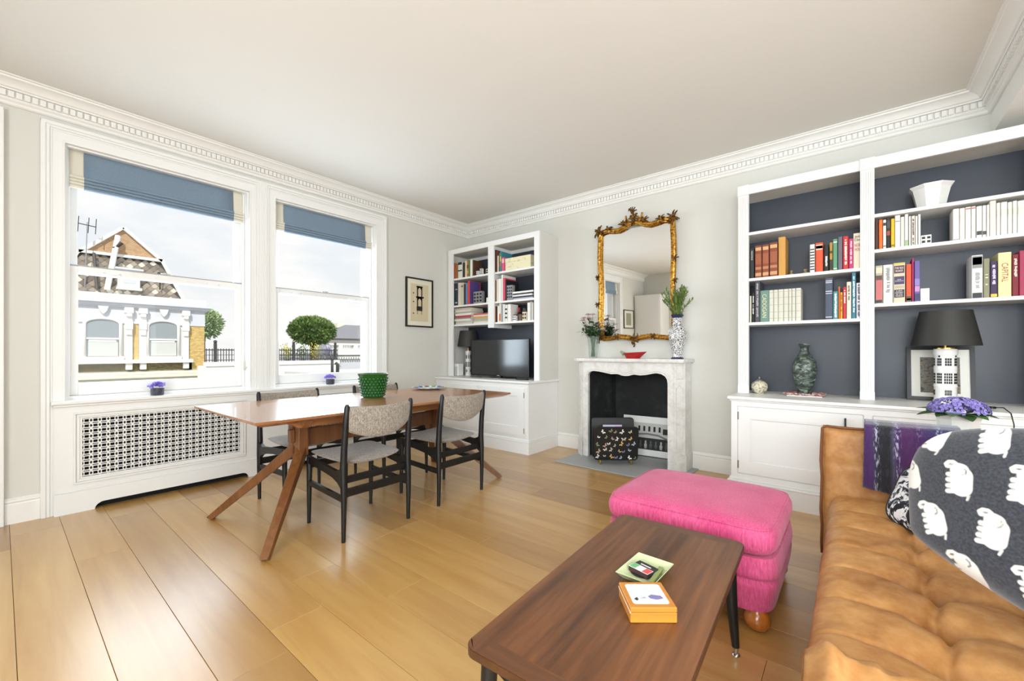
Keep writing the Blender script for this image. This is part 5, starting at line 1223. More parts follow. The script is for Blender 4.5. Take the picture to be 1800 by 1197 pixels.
# ---- roman blinds
def blind(idx, y0, y1, label, z_top=2.617, z_bot=2.345):
    t = thing('roman_blind', label, 'blind', (-.03, (y0+y1)/2, z_bot)); BL = M['blind']; CRm = M['blind_edge']; bw = .075
    segs = [(y0, y0+bw, CRm), (y0+bw, y1-bw, BL), (y1-bw, y1, CRm)]
    prof = [(-.045, z_top), (-.044, z_top-.08), (-.040, z_top-.16), (-.036, z_top-.185)]
    for (a, b, mt) in segs:
        m = MB()
        def pf_(u, v):
            s = v*3; i = min(int(s), 2); f = s-i; return (prof[i][0]*(1-f)+prof[i+1][0]*f+.004*math.sin(v*3)*math.sin(a+u*(b-a)*5), a+(b-a)*u, prof[i][1]*(1-f)+prof[i+1][1]*f)
        m.grid(pf_, 8, 9); o = m.build('fabric_panel' if mt is BL else 'border', mt, t, smooth=True); o.modifiers.new('t', 'SOLIDIFY').thickness = .004
    for k in range(4):
        zc = z_bot+.008+k*.022; xo = -.028+.004*k
        for (a, b, mt) in segs:
            m = MB(); L = [(xo-.022, zc+.012), (xo, zc+.011), (xo+.005, zc+.004), (xo+.004, zc-.006), (xo-.004, zc-.010), (xo-.022, zc-.010)]
            m.prism([(x, z) for x, z in L], a, b, 'y'); m.build('fold' if mt is BL else 'border_fold', mt, t, smooth=50)
    return t
t = NT('blue_linen'); f = t.noise(t.coord(scale=(1, 60, 60)), 2, 3, .6); M['blind'] = t.fin(t.mix(.6, t.ramp(f, [(.35, '#6c7f92'), (.65, '#8497a8')]), '#788b9d'), .9, sheen=.2); M['blind_edge'] = plain('cream_linen', '#dcd6c6', .9, var=.03, sc=30)
blind(1, -4.005, -2.895, 'blue roman blind with cream borders in the larger window'); blind(2, -2.608, -1.562, 'blue roman blind with cream borders in the window nearer the etching'); blind(3, -5.16, -4.48, 'blue roman blind of the narrow window seen in the mirror')
# blind cord + cleats
for y in (-2.60,): MB().tube([(-.02, y+.015, 2.55), (-.016, y+.012, 2.40), (-.02, y+.012, 1.9), (-.02, y+.01, 1.25)], .0015, 5).build('blind_cord', PORC, label='thin white blind cord hanging beside the window reveal', cat='cord', loc=(-.02, y, 1.25))
for (y, z, lab) in ((-2.875, 1.02, 'brass cord hook on the reveal of the larger window'), (-2.62, 1.02, 'brass cord hook on the reveal nearer the etching')):
    MB().box(-.055, -.03, y-.006, y+.006, z-.04, z+.04, .002).tube([(-.03, y, z-.03), (-.008, y, z-.025), (-.005, y, z-.005)], .004, 6).build('cord_cleat', pc('#c9c4b8', .3, metal=.5), label=lab, cat='hook', loc=(-.04, y, z), group='cord hooks')
# ================================================================== TABLE TOPS, MANTEL, HEARTH, SILL
# ---- green hobnail vase
GG = NT('green_glass'); GGm = GG.fin('#0f6320', .06, spec=.6, coat=.5); GG.b.inputs['Transmission Weight'].default_value = .25
gv = thing('hobnail_vase', 'emerald green glass vase covered in hobnails on the dining table', 'vase', (1.285, -2.37, .775))
gc = (1.285, -2.37, .7755)
MB().lathe([(.0, .0005), (.080, .0005), (.083, .006), (.088, .03), (.100, .12), (.110, .165), (.121, .186), (.124, .193), (.119, .193), (.104, .165), (.094, .12), (.080, .02), (0, .012)], gc, 48).build('bowl', GGm, gv, smooth=60)
hn = MB()
for j in range(7):
    z = .018+j*.0225; R_ = .083+(.108-.083)*(z/.16)+.005
    for i in range(24):
        a = 2*math.pi*(i+.5*(j % 2))/24; q = (gc[0]+R_*math.cos(a), gc[1]+R_*math.sin(a), gc[2]+z)
        hn.sphere(q, .0092, 8, 6)
hn.build('hobnails', GGm, gv, smooth=True, kind='stuff')
# ---- platter
pl = thing('platter', 'round painted platter with blue and green rim medallions on the dining table', 'platter', (1.06, -1.60, .775)); pcx = (1.06, -1.60, .7755)
MB().lathe([(0, .0005), (.085, .0005), (.10, .004), (.165, .016), (.168, .020), (.163, .020), (.10, .009), (0, .006)], pcx, 40).build('dish', plain('cream_glaze2', '#dfe4e2', .25), pl, smooth=60)
for i in range(12):
    a = 2*math.pi*i/12; c = ('#3f57a8', '#6f9a4a', '#8a4a4a')[i % 3]
    MB().sphere((pcx[0]+.136*math.cos(a), pcx[1]+.136*math.sin(a), pcx[2]+.0165), (.026, .026, .006), 12, 6).build('rim_medallion', pc(c, .3), pl, smooth=True)
MB().sphere((pcx[0], pcx[1], pcx[2]+.006), (.07, .07, .005), 20, 6).build('centre_medallion', pc('#c9d6d2', .3), pl, smooth=True)

# ---- coffee table things
dx = thing('dish', 'square pale green glass dish on the coffee table', 'dish', (3.832, -2.985, .42), rz=RAD(-2))
m = MB(); A = [(-.045, -.066), (.045, -.066), (.045, .066), (-.045, .066)]; B = [(-.062, -.086), (.062, -.086), (.062, .086), (-.062, .086)]
m.add([(x, y, .0005) for x, y in A]+[(x, y, .022) for x, y in B]+[(x*.985, y*.985, .024) for x, y in B]+[(x, y, .004) for x, y in A], [(3, 2, 1, 0)]+[(i, (i+1) % 4, 4+(i+1) % 4, 4+i) for i in range(4)]+[(4+i, 4+(i+1) % 4, 8+(i+1) % 4, 8+i) for i in range(4)]+[(8+i, 8+(i+1) % 4, 12+(i+1) % 4, 12+i) for i in range(4)]+[(12, 13, 14, 15)])
m.build('glass_dish', plain('celadon', '#c3cba0', .2, var=.05), dx, fix=True)
MB().lathe([(0, .0043), (.038, .0043), (.040, .006), (0, .0065)], (-.008, .0, 0), 24).build('dark_disc', pc('#3a3f3a', .4), dx, smooth=50)
MB().beam((.042, -.055, .010), (.034, .05, .014), .016, .012, b=.003).build('glass_rod', plain('olive_glass', '#8f9a62', .2), dx)
mb = thing('matchbox', 'black and white matchbox with green and red label in the dish', 'matchbox', (3.826, -2.985, .4272), rz=RAD(-14))
MB().box(-.036, .036, -.030, .030, .0, .016, .001).build('sleeve', pc('#2c2b2a', .6), mb); MB().box(-.0362, .0365, -.0305, .001, .0158, .0168).build('label_strip', pc('#efeee8', .6), mb)
MB().box(-.034, -.012, -.029, -.001, .0166, .0174).build('green_print', pc('#6fb277', .6), mb); MB().box(.014, .036, -.029, -.001, .0166, .0174).build('red_print', pc('#d8555a', .6), mb); MB().box(-.018, .02, .010, .015, .0158, .0166).build('white_text', pc('#dddddd', .6), mb); MB().box(-.034, .034, -.0308, -.0298, .002, .014).build('striker', pc('#4a3030', .8), mb)
wb = thing('wooden_box', 'small orange wooden box with painted picture lid on the coffee table', 'box', (3.905, -3.16, .42), rz=RAD(39))
ORW = wood('orange_beech', [(.3, '#b8701f'), (.6, '#cf8a35'), (.8, '#dd9f4d')], 'x', .8, .4)
MB().box(-.063, .063, -.063, .063, .0004, .027, .002).build('box_body', ORW, wb); MB().box(-.063, .063, -.063, .063, .0278, .042, .002).build('lid', ORW, wb)
MB().box(-.064, -.062, -.0635, .0635, .0268, .030).build('lid_gap', pc('#efe6d8', .5), wb)
t = NT('watercolour'); f = t.noise(t.coord(), 26, 4, .6, .8); WC = t.fin(t.ramp(f, [(.35, '#e9ecee'), (.5, '#cfd9e2'), (.6, '#eee6da'), (.75, '#dfe6ea')]), .35)
MB().prism(rbox(-.050, .050, -.046, .050, .008), .0415, .0427, 'z').build('lid_picture', WC, wb)
MB().prism([(-.0, -.012), (.012, -.004), (.036, -.010), (.040, -.022), (.02, -.028), (.004, -.022)], .0424, .0432, 'z').build('violet_figure', pc('#7f76a8', .5), wb); MB().prism([(-.026, -.022), (-.01, -.014), (-.006, -.022)], .0424, .0432, 'z').build('grey_figure', pc('#a5a8b8', .5), wb); MB().prism([(-.042, -.024), (-.032, -.016), (-.030, -.026), (-.036, -.032)], .0424, .0432, 'z').build('black_figure', pc('#2a2a30', .5), wb)

# ---- hydrangea in octagonal pot on a side table behind the sofa arm
stb = thing('side_table', 'small round wooden side table behind the raised sofa arm', 'side table', (4.80, -1.06, 0))
MB().lathe([(0, .60), (.16, .60), (.165, .608), (.165, .618), (.16, .625), (0, .625)], (4.80, -1.06, 0), 36).build('table_top', wood('honey_wood', [(.3, '#8a6a34'), (.7, '#b08c4c')], 'x', 1, .4), stb, smooth=40)
for i in range(3): a = 2*math.pi*i/3+.4; MB().beam((4.80+.06*math.cos(a), -1.06+.06*math.sin(a), .60), (4.80+.14*math.cos(a), -1.06+.14*math.sin(a), .0005), .028, .028, .02, .02).build('leg', wood('honey_leg', [(.3, '#8a6a34'), (.7, '#b08c4c')], 'z', 1, .4), stb)
hy_ = octpot('flower_pot', (4.79, -1.09, .6255), .066, .090, .192, 'white octagonal pot of violet hydrangea behind the sofa arm', 'flower pot', False)
LEAF = plain('leaf_green', '#3f6a2a', .5, var=.3, sc=30); LEAFD = plain('dark_leaf', '#2f4f24', .5, var=.3, sc=30)
def leaf(parent, base, d, L, wd, mat, droop=.3, name='leaf', up=(0, 0, 1), fold=.15):
    base = Vector(base); d = Vector(d).normalized(); s = d.cross(Vector(up)).normalized(); n = s.cross(d); m = MB(); N = 6; vs = []
    for i in range(N+1):
        t = i/N; w = wd*math.sin(math.pi*min(1, t*.96+.02))**.8*(1-.35*t); c = base+d*L*t-Vector((0, 0, 1))*droop*L*t*t
        vs += [c-s*w+n*w*fold, c, c+s*w+n*w*fold]
    fs = []
    for i in range(N): k = 3*i; fs += [(k, k+1, k+4, k+3), (k+1, k+2, k+5, k+4)]
    m.add(vs, fs)
    if parent is None: return m
    return m.build(name, mat, parent, smooth=True)
hc = Vector((4.79, -1.09, .822)); hr = random.Random(8)
for i, (a, e, L) in enumerate(((215, 8, .17), (190, 20, .14), (235, 6, .13), (255, 10, .13), (280, 2, .13), (305, 5, .12), (330, 8, .12), (160, 20, .12), (20, 15, .12), (90, 20, .12))):
    d = (math.cos(RAD(a)), math.sin(RAD(a)), math.sin(RAD(e))); leaf(hy_, hc+Vector((d[0]*.035, d[1]*.035, .0)), d, L, .045, LEAF if i % 2 else LEAFD, .20)
HYD = plain('hydrangea_petal', '#8f80c9', .7, var=.25, sc=40, sheen=.3); fl_ = MB()
for i in range(120):
    a = hr.uniform(0, 2*math.pi); el = math.acos(hr.uniform(-.05, 1)); u = Vector((math.sin(el)*math.cos(a), math.sin(el)*math.sin(a), math.cos(el)))
    c = hc+Vector((u.x*.118, u.y*.085, .008+u.z*.075)); s = u.orthogonal().normalized(); s.rotate(Matrix.Rotation(hr.uniform(0, 3), 3, u)); q = u.cross(s)
    for k in range(4):
        an = k*math.pi/2; p1 = s*math.cos(an)+q*math.sin(an); p2 = s*math.cos(an+.6)+q*math.sin(an+.6); p0 = s*math.cos(an-.6)+q*math.sin(an-.6); r = .019
        fl_.add([c-u*.002, c+p0*r*.8+u*.003, c+p1*r*1.15+u*.0, c+p2*r*.8+u*.004], [(0, 1, 2, 3)])
fl_.build('hydrangea_head', HYD, hy_, kind='stuff')

# ---- window sill violets
def violet(c, label, seed):
    t = thing('flower_pot', label, 'flower pot', c, group='violet posies on the window sill'); r = random.Random(seed)
    MB().lathe([(0, .0004), (.040, .0004), (.043, .004), (.044, .055), (.040, .055), (.038, .03), (0, .03)], c, 20).build('glass_pot', plain('smoke_glass', '#4a4a58', .15, var=.1), t, smooth=50)
    m = MB(); pt = Vector(c)
    for i in range(60):
        a = r.uniform(0, 6.28); rr = r.uniform(0, .055); b = pt+Vector((rr*math.cos(a), rr*math.sin(a), .062+.035*math.cos(rr*20)*r.uniform(.5, 1.1))); u = Vector((r.uniform(-1, 1), r.uniform(-1, 1), r.uniform(.2, 1))).normalized(); s = u.orthogonal().normalized(); q = u.cross(s)
        for k in range(4): an = k*math.pi/2; m.add([b, b+(s*math.cos(an-.6)+q*math.sin(an-.6))*.012, b+(s*math.cos(an)+q*math.sin(an))*.017, b+(s*math.cos(an+.6)+q*math.sin(an+.6))*.012], [(0, 1, 2, 3)])
    m.build('blossom', plain('violet_petal', '#8a78d6', .6, var=.25, sc=60), t, kind='stuff')
violet((.022, -3.52, .8005), 'small smoked glass pot of violet flowers before the larger window', 3); violet((.022, -2.085, .8005), 'small smoked glass pot of violet flowers before the window nearer the etching', 4)

# ---- mantel shelf
MZ = 1.0785
v1 = thing('flower_vase', 'clear glass vase of white and pink chrysanthemums on the mantel', 'vase', (2.145, -.20, MZ)); vc = (2.145, -.20, MZ)
t = NT('clear_glass'); t.fin('#eef3f0', .03, spec=.5); t.b.inputs['Transmission Weight'].default_value = .92; t.b.inputs['IOR'].default_value = 1.2; CLG = t.m
MB().lathe([(0, .0005), (.040, .0005), (.043, .005), (.050, .10), (.066, .225), (.070, .240), (.067, .240), (.047, .10), (.038, .014), (0, .012)], vc, 28).build('glass_vase', CLG, v1, smooth=60)
sr = random.Random(21); stems = MB(); fol = MB(); tips = []
for i in range(24):
    a = sr.uniform(0, 6.28); rr = sr.uniform(.02, .16); top = Vector((vc[0]+rr*math.cos(a)*1.0-.01, vc[1]+rr*math.sin(a)*.55-.01, vc[2]+sr.uniform(.37, .52)-rr*.75)); b0 = Vector((vc[0]+sr.uniform(-.02, .02), vc[1]+sr.uniform(-.02, .02), vc[2]+.02)); mid_ = Vector((vc[0]+(top.x-vc[0])*.25, vc[1]+(top.y-vc[1])*.25, vc[2]+.22))
    stems.tube([b0, mid_, (mid_+top)/2+Vector((0, 0, .012)), top], .0026, 5); tips.append(top)
    for k in range(9):
        p = mid_.lerp(top, sr.uniform(.05, .92)); d = Vector((sr.uniform(-1, 1), sr.uniform(-1, 1), sr.uniform(-.2, .7))); mm = leaf(None, p, d, sr.uniform(.045, .085), .016, None, .2); fol.add(mm.v, mm.f)
stems.build('stems', plain('stem_green', '#4f7a3a', .5), v1, smooth=True, kind='stuff'); fol.build('foliage', plain('bouquet_leaf', '#3c5a33', .5, var=.3, sc=40), v1, kind='stuff')
def mum(parent, c, r, mat, seed, name='blossom'):
    m = MB(); q = random.Random(seed)
    for lay in range(4):
        n = 16-3*lay
        for i in range(n):
            a = 2*math.pi*(i+.5*(lay % 2))/n+q.uniform(-.1, .1); e = RAD(8+24*lay); d = Vector((math.cos(a)*math.cos(e), math.sin(a)*math.cos(e), math.sin(e))); L = r*(1-.16*lay); s = Vector((-math.sin(a), math.cos(a), 0))*r*.17; c0 = Vector(c)
            m.add([c0, c0+d*L*.6-s, c0+d*L+Vector((0, 0, -.1*r)), c0+d*L*.6+s], [(0, 1, 2, 3)])
    m.build(name, mat, parent)
PK = plain('pink_petal', '#e2c3c8', .7, var=.08); WT = plain('white_petal', '#ece9e4', .7, var=.05)
for i, p in enumerate(tips): mum(v1, p, .044 if i % 2 else .030, PK if i % 2 else WT, i)
# red pepper dish
rp = thing('pepper_dish', 'red ceramic pepper shaped dish with green stem on the mantel', 'dish', (2.60, -.20, MZ)); m = MB()
def pepf(u, v):
    a = 2*math.pi*u; x = (1-.0)*.105*math.cos(a)*(1+.28*v)*(1 if math.cos(a) > 0 else .9)+.015*v; k = .052*(1-.25*math.cos(a)); y = k*math.sin(a)*(.75+.35*v); return (2.60+x*(.70+.3*v), -.20+y, MZ+.0005+.062*v+.008*math.cos(a)*v)
m.grid(pepf, 32, 6, wrapu=True); m.f.append(tuple(range(31, -1, -1))); m.mi.append(0)
k = len(m.v); m.grid(lambda u, v: (2.60+(pepf(u, 1)[0]-2.60)*(1-.08-.5*v), -.20+(pepf(u, 1)[1]+.2)*(1-.1-.5*v), pepf(u, 1)[2]-.045*v), 32, 4, wrapu=True)
m.f += [(32*6+i, 32*6+(i+1) % 32, k+(i+1) % 32, k+i) for i in range(32)]; m.mi += [0]*32; m.f.append(tuple(range(k+32*4, k+32*5))); m.mi.append(0)
m.build('red_bowl', plain('red_pepper_glaze', '#a3161c', .12, var=.1, coat=.5), rp, smooth=60)
MB().tube([(2.505, -.20, MZ+.045), (2.485, -.205, MZ+.060), (2.470, -.208, MZ+.075)], .012, 8, radii=[.024, .015, .011]).build('green_stem', plain('stem_glaze', '#8fa27a', .3), rp, smooth=True)
# blue and white vase
bv = thing('flower_vase', 'blue and white patterned baluster vase with olive branches on the mantel', 'vase', (3.045, -.195, MZ)); bc = (3.045, -.195, MZ)
t = NT('delft_pattern'); vo = t.noise(t.coord(), 52, 3, .6, 2.6); DEL = t.fin(t.ramp(vo, [(.47, '#eeede8'), (.50, '#e4e4e2'), (.53, '#23263f'), (.66, '#1c1e33')]), .22); DBL = plain('cobalt_glaze', '#2a3157', .2)
MB().lathe([(.046, .018), (.044, .03), (.048, .06), (.066, .14), (.081, .215), (.084, .255), (.074, .290), (.048, .315), (.041, .325), (.040, .385), (.043, .395)], bc, 32, cap=False).build('vase_body', DEL, bv, smooth=60)
MB().lathe([(0, .0005), (.056, .0005), (.058, .010), (.046, .019)], bc, 32).lathe([(.043, .395), (.058, .418), (.060, .424), (.055, .424), (.038, .40)], bc, 32, cap=False).tube([(bc[0]+.042*math.cos(a), bc[1]+.042*math.sin(a), bc[2]+.321) for a in [k*math.pi/12 for k in range(24)]], .003, 6, closed=True).build('cobalt_rims', DBL, bv, smooth=50)
br = MB(); lf = MB(); sr = random.Random(33)
for i in range(24):
    a = sr.uniform(0, 6.28); sp = sr.uniform(.03, .17); top = Vector((bc[0]+.01+sp*math.cos(a), bc[1]+sp*.5*math.sin(a)-.01, bc[2]+sr.uniform(.58, .74)-sp*.3)); b0 = Vector((bc[0], bc[1], bc[2]+.36)); mid_ = b0.lerp(top, .5)+Vector((0, 0, .03)); br.tube([b0, mid_, top], .0018, 5)
    for k in range(30):
        t_ = .15+.85*k/30; p = (b0.lerp(mid_, t_*2) if t_ < .5 else mid_.lerp(top, t_*2-1)); d = (top-b0).normalized()*.7+Vector((sr.uniform(-1, 1), sr.uniform(-1, 1), sr.uniform(-.3, .6)))*.8; mm = leaf(None, p, d, sr.uniform(.028, .05), .0085, None, .1); lf.add(mm.v, mm.f)
br.build('branches', plain('twig', '#6a6a3a', .7), bv, smooth=True, kind='stuff'); lf.build('foliage', plain('olive_leaf', '#6f8a45', .5, var=.35, sc=60), bv, kind='stuff')

# ---- hearth: magazine rack and photograph
rk = thing('magazine_rack', 'black magazine rack with painted butterflies on brass feet', 'magazine rack', (2.475, -.36, .0105), rz=RAD(38)); RB = plain('rack_black', '#121212', .35)
def rackpanel(y, tilt, w, h, z0, name):
    P = rbox(-w/2, w/2, 0, h, .03); m = MB(); vs = [(x, y+z*tilt, z0+z) for x, z in P]; vs2 = [(x, y+.005+z*tilt, z0+z) for x, z in P]; n = len(P)
    m.add(vs+vs2, [tuple(range(n)), tuple(range(2*n-1, n-1, -1))]+[(i, n+i, n+(i+1) % n, (i+1) % n) for i in range(n)]); o = m.build(name, RB, rk, fix=True)
    MB().tube([(x, y+.0025+z*tilt, z0+z) for x, z in P], .005, 6, closed=True).build('wire_rim', RB, o, smooth=True); return o
fpn = rackpanel(-.055, -.10, .43, .335, .05, 'front_panel'); rackpanel(.055, .10, .43, .40, .05, 'rear_panel')
MB().box(-.20, .20, -.06, .062, .05, .056).build('rack_floor', RB, rk)
for sx in (-1, 1):
    for sy in (-1, 1): MB().lathe([(0, .0003), (.008, .0003), (.009, .006), (.007, .02), (.010, .045), (.006, .052), (0, .052)], (sx*.155, sy*.045, 0), 12).build('brass_foot', BRASS, rk, smooth=50)
BC = ['#e8e4da', '#cfc8b2', '#d9b06a', '#8f83a8', '#b9c4cc', '#f2f0ec', '#8a9a6a', '#c9a58a']; brg = random.Random(5)
for i in range(34):
    gx, gz = i % 7, i//7; cx = -.185+.062*gx+brg.uniform(-.014, .014)+(.02 if gz % 2 else 0); cz = .03+.064*gz+brg.uniform(-.012, .012)
    if abs(cx) > .195 or cz > .315: continue
    s = brg.uniform(.7, 1.25); a0 = brg.uniform(-1.2, 1.2); m = MB()
    for sd in (-1, 1):
        for (L, wd, an) in ((.024, .011, .55), (.016, .010, -.5)):
            pts = [(0, 0), (L*.5, wd*.5), (L, wd*.35), (L*.95, -wd*.3), (L*.5, -wd*.5)]; q = []
            for x, z in pts:
                xx, zz = x*math.cos(an)-z*math.sin(an), x*math.sin(an)+z*math.cos(an); xx *= sd; xr, zr = (xx*math.cos(a0)-zz*math.sin(a0))*s, (xx*math.sin(a0)+zz*math.cos(a0))*s; q.append((cx+xr, -.0565-.10*(cz+zr)-.0008, .05+cz+zr))
            m.add(q, [tuple(range(5)) if sd > 0 else tuple(range(4, -1, -1))])
    m.build('butterfly', pc(BC[i % 8], .5), fpn)
mg = thing('magazine', 'pale magazine with pink and blue cover standing in the rack', 'magazine', (2.475, -.36, .07), rz=RAD(38)); MB().box(-.12, .07, -.012, -.004, .0, .335).build('pages', PAGE, mg); MB().box(-.12, .07, -.0135, -.0125, 0, .336).build('cover', pc('#c9cde6', .4), mg); MB().box(.0, .068, -.0145, -.0138, .285, .325).build('cover_print', pc('#d88ac0', .4), mg)
hp = thing('photograph', 'white mounted black and white photograph leaning inside the fireplace', 'picture', (2.62, .12, .0115), rot=(RAD(-6), 0, RAD(4)))
MB().box(-.27, .27, -.004, .004, .008, .43).build('mount', pc('#efeeea', .7), hp)
MB().box(-.275, .275, -.003, .006, 0, .009).build('frame_rail', BLK, hp)
MB().box(-.21, .25, -.0050, -.004, .075, .36).build('photo_sheet', pc('#c4c2bc', .6), hp)
MB().box(-.21, .25, -.0058, -.005, .075, .20).build('dark_crowd', pc('#242424', .7), hp)
for i in range(5): MB().box(-.10+.055*i, -.078+.055*i, -.0058, -.005, .27, .325).build('dark_column', pc('#1c1c1c', .7), hp)
for x in (-.17, .20): MB().box(x-.035, x+.03, -.0058, -.005, .25, .31).build('dark_arch', pc('#262626', .7), hp)
MB().prism([(-.20, .215), (.0, .235), (.12, .225), (.245, .18), (.245, .20), (.12, .245), (.0, .252), (-.20, .232)], -.0062, -.005, 'y').build('grandstand_line', pc('#707070', .6), hp)
for i in range(8): MB().lathe([(0, 0), (.013, 0), (.017, .04), (.008, .06), (.011, .068), (.008, .085), (0, .088)], (-.18+.055*i, -.0045, .085), 8).build('pale_figure', pc('#b8b6b0' if i % 3 == 0 else '#5a5a58', .7), hp, smooth=True)
for o in [c for c in bpy.data.objects if c.parent == hp and c.name.startswith('pale_figure')]:
    for v in o.data.vertices: v.co.y = -.0058+(v.co.y+.0045)*.06
# ================================================================== OUTSIDE
def brickmat(name, a, b, mo, sc):
    t = NT(name); br_ = t.n('TexBrick'); v = t.coord(scale=(1, 1, 1)); mp = t.n('CombineXYZ'); sp = t.n('SeparateXYZ'); t.l(v, sp.inputs[0]); t.l(sp.outputs['Y'], mp.inputs['X']); t.l(sp.outputs['Z'], mp.inputs['Y']); t.l(mp.outputs[0], br_.inputs['Vector'])
    br_.inputs['Color1'].default_value = lin(a); br_.inputs['Color2'].default_value = lin(b); br_.inputs['Mortar'].default_value = lin(mo); br_.inputs['Scale'].default_value = sc; br_.inputs['Mortar Size'].default_value = .022
    return t.fin(br_.outputs['Color'], .9)
YBR = brickmat('yellow_stock_brick', '#d9bd7c', '#b99a5a', '#a8946a', 4.2); RBR = brickmat('brown_tile_courses', '#c7a680', '#b0906e', '#866e58', 5.0); DBR = brickmat('dark_stock_brick', '#8a7e58', '#6b6244', '#5a5240', 4.2)
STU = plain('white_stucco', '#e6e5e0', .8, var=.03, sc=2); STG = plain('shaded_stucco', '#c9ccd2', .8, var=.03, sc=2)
X = -20.0
hs = thing('town_house', 'white stucco house with slated gable across the street', 'building', (-23, -.5, -9))
MB().box(-26, X, -7, 1.93, -9, 3.35).build('wall', STU, hs)
MB().box(X-.01, X+.03, 1.29, 1.93, .30, 2.35).build('brick_panel', YBR, hs); MB().box(X-.01, X+.03, -.71, -.48, .78, 2.35).build('brick_panel', YBR, hs); MB().box(X-.01, X+.03, -7, 1.44, .30, .64).build('brick_band', DBR, hs)
MB().box(X-.3, X+.16, -7, 1.96, 3.32, 3.60).build('parapet', STU, hs)
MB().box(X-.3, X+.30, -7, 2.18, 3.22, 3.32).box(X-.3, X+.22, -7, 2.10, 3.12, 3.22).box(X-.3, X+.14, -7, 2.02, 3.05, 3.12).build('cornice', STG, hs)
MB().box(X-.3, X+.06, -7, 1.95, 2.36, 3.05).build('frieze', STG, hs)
MB().box(X, X+.30, -7, 1.44, .64, .80, .02).build('sill_band', STU, hs); MB().box(X, X+.42, -7, 2.2, .0, .14, .02).box(X, X+.34, -7, 2.15, .14, .26, .03).box(X, X+.25, -7, 2.2, -.25, 0).build('lower_ledge', plain('cream_stone', '#dcd8c6', .85), hs)
for k, yy in enumerate((-4.1, -1.605, .375)):
    w = .485; AR = [(yy-w, .95), (yy+w, .95), (yy+w, 2.30)]+[(yy+w*math.cos(a), 2.30+.19*math.sin(a)) for a in [RAD(q) for q in range(15, 180, 15)]]+[(yy-w, 2.30)]
    f_ = MB().prism(AR, X+.03, X+.068, 'x').build('window', plain('window_grey', '#8f979b', .25), hs)
    MB().box(X+.068, X+.085, yy-w+.05, yy+w-.02, .96, 1.55).build('lower_pane', plain('net_curtain', '#c3c7c2', .6), f_)
    MB().box(X+.068, X+.11, yy-w, yy+w, 1.66, 1.73).box(X+.068, X+.09, yy-w+.06, yy+w-.08, 1.56, 1.64).build('meeting_rail', STU, f_)
    out_ = MB(); R2 = [(yy-w-.0, .95)]+[(yy+(w+.06)*math.cos(a), 2.30+.25*math.sin(a)) for a in [RAD(q) for q in range(180, -1, -12)]]+[(yy+w, .95)]
    out_.tube([(X+.075, a, b) for a, b in [(yy-w-.06, .85)]+R2[1:-1]+[(yy+w+.06, .85)]], .06, 8); out_.build('architrave', STU, hs, smooth=True)
    MB().box(X+.03, X+.22, yy-w-.16, yy+w+.16, .80, .94, .02).build('window_sill', STU, hs)
    MB().prism([(yy-.16, 3.05), (yy+.16, 3.05), (yy+.10, 2.85), (yy, 2.72), (yy-.10, 2.85)], X+.05, X+.2, 'x').build('keystone_bracket', STU, hs)
for yy in (-3.3, -2.85, -.805, -.34, 1.185):
    MB().box(X, X+.13, yy-.12, yy+.12, .80, 3.05, .015).build('pilaster_strip', STU, hs)
    for (z0, z1, w, d) in ((2.80, 3.05, .15, .26), (2.66, 2.82, .10, .24), (2.10, 2.50, .13, .22), (1.86, 2.10, .10, .20), (.36, .66, .11, .22)):
        MB().box(X+.05, X+d, yy-w, yy+w, z0, z1, .03).build('bracket', STU, hs)
# slated mansard and gable
def rp_(y, z): return (-20.35-(z-3.55)*.30, y, z)
rf_ = MB().add([rp_(-2.95, 3.55), rp_(1.16, 3.55), rp_(.47, 5.36), rp_(-2.2, 5.36), (-26, -2.95, 3.55), (-26, 1.16, 3.55), (-26, .47, 5.36), (-26, -2.2, 5.36)], [(0, 1, 2, 3), (1, 5, 6, 2), (0, 3, 7, 4), (3, 2, 6, 7)]).build('mansard_roof', plain('slate_dark', '#45413c', .8), hs)
t = NT('slate_tile'); oi = t.n('ObjectInfo'); SL = t.fin(t.ramp(oi.outputs['Random'], [(0, '#6f675f'), (.35, '#857b70'), (.6, '#968d80'), (.85, '#a89f90'), (.93, '#d8d2c4')]), .8)
S0 = None; dd = .136
for j in range(14):
    for i in range(-12, 7):
        y = i*.272+(dd if j % 2 else 0)-.1; z = 3.60+j*.136
        lo, hi = -2.95+(z-3.55)*.414+.09, 1.16-(z-3.55)*.381-.09
        if not (lo < y < hi) or z > 5.30: continue
        if S0 is None:
            m = MB(); q = [(0, -.128, 0), (0, 0, -.128), (0, .128, 0), (0, 0, .128)]; m.add([(.03, a, b) for _, a, b in q]+[(.0, a*1.02, b*1.02) for _, a, b in q], [(0, 1, 2, 3), (0, 4, 5, 1), (1, 5, 6, 2), (2, 6, 7, 3), (3, 7, 4, 0)]); S0 = m.build('slate', SL, None, fix=True); S0.parent = hs; S0.location = Vector(rp_(y, z))-ORG[hs]; ORG.pop(S0, None)
        else: inst(S0, 'slate', hs, Vector(rp_(y, z))-ORG[hs])
MB().prism([(-2.02, 5.44), (.42, 5.44), (-.86, 6.58)], -21.0, -20.86, 'x').build('gable', RBR, hs)
for (a, b, n) in (((-2.3, 5.30), (-.86, 6.66), 'bargeboard'), ((.55, 5.34), (-.86, 6.66), 'bargeboard'), ((-2.25, 5.38), (.50, 5.42), 'gable_rail'), ((1.22, 3.58), (.50, 5.40), 'edge_board'), ((-3.0, 3.58), (-2.26, 5.40), 'edge_board')):
    fx = lambda p: (-20.78 if p[1] > 5 else -20.28, p[0], p[1]); MB().beam(fx(a), fx(b), .09, .12).build(n, STU, hs)
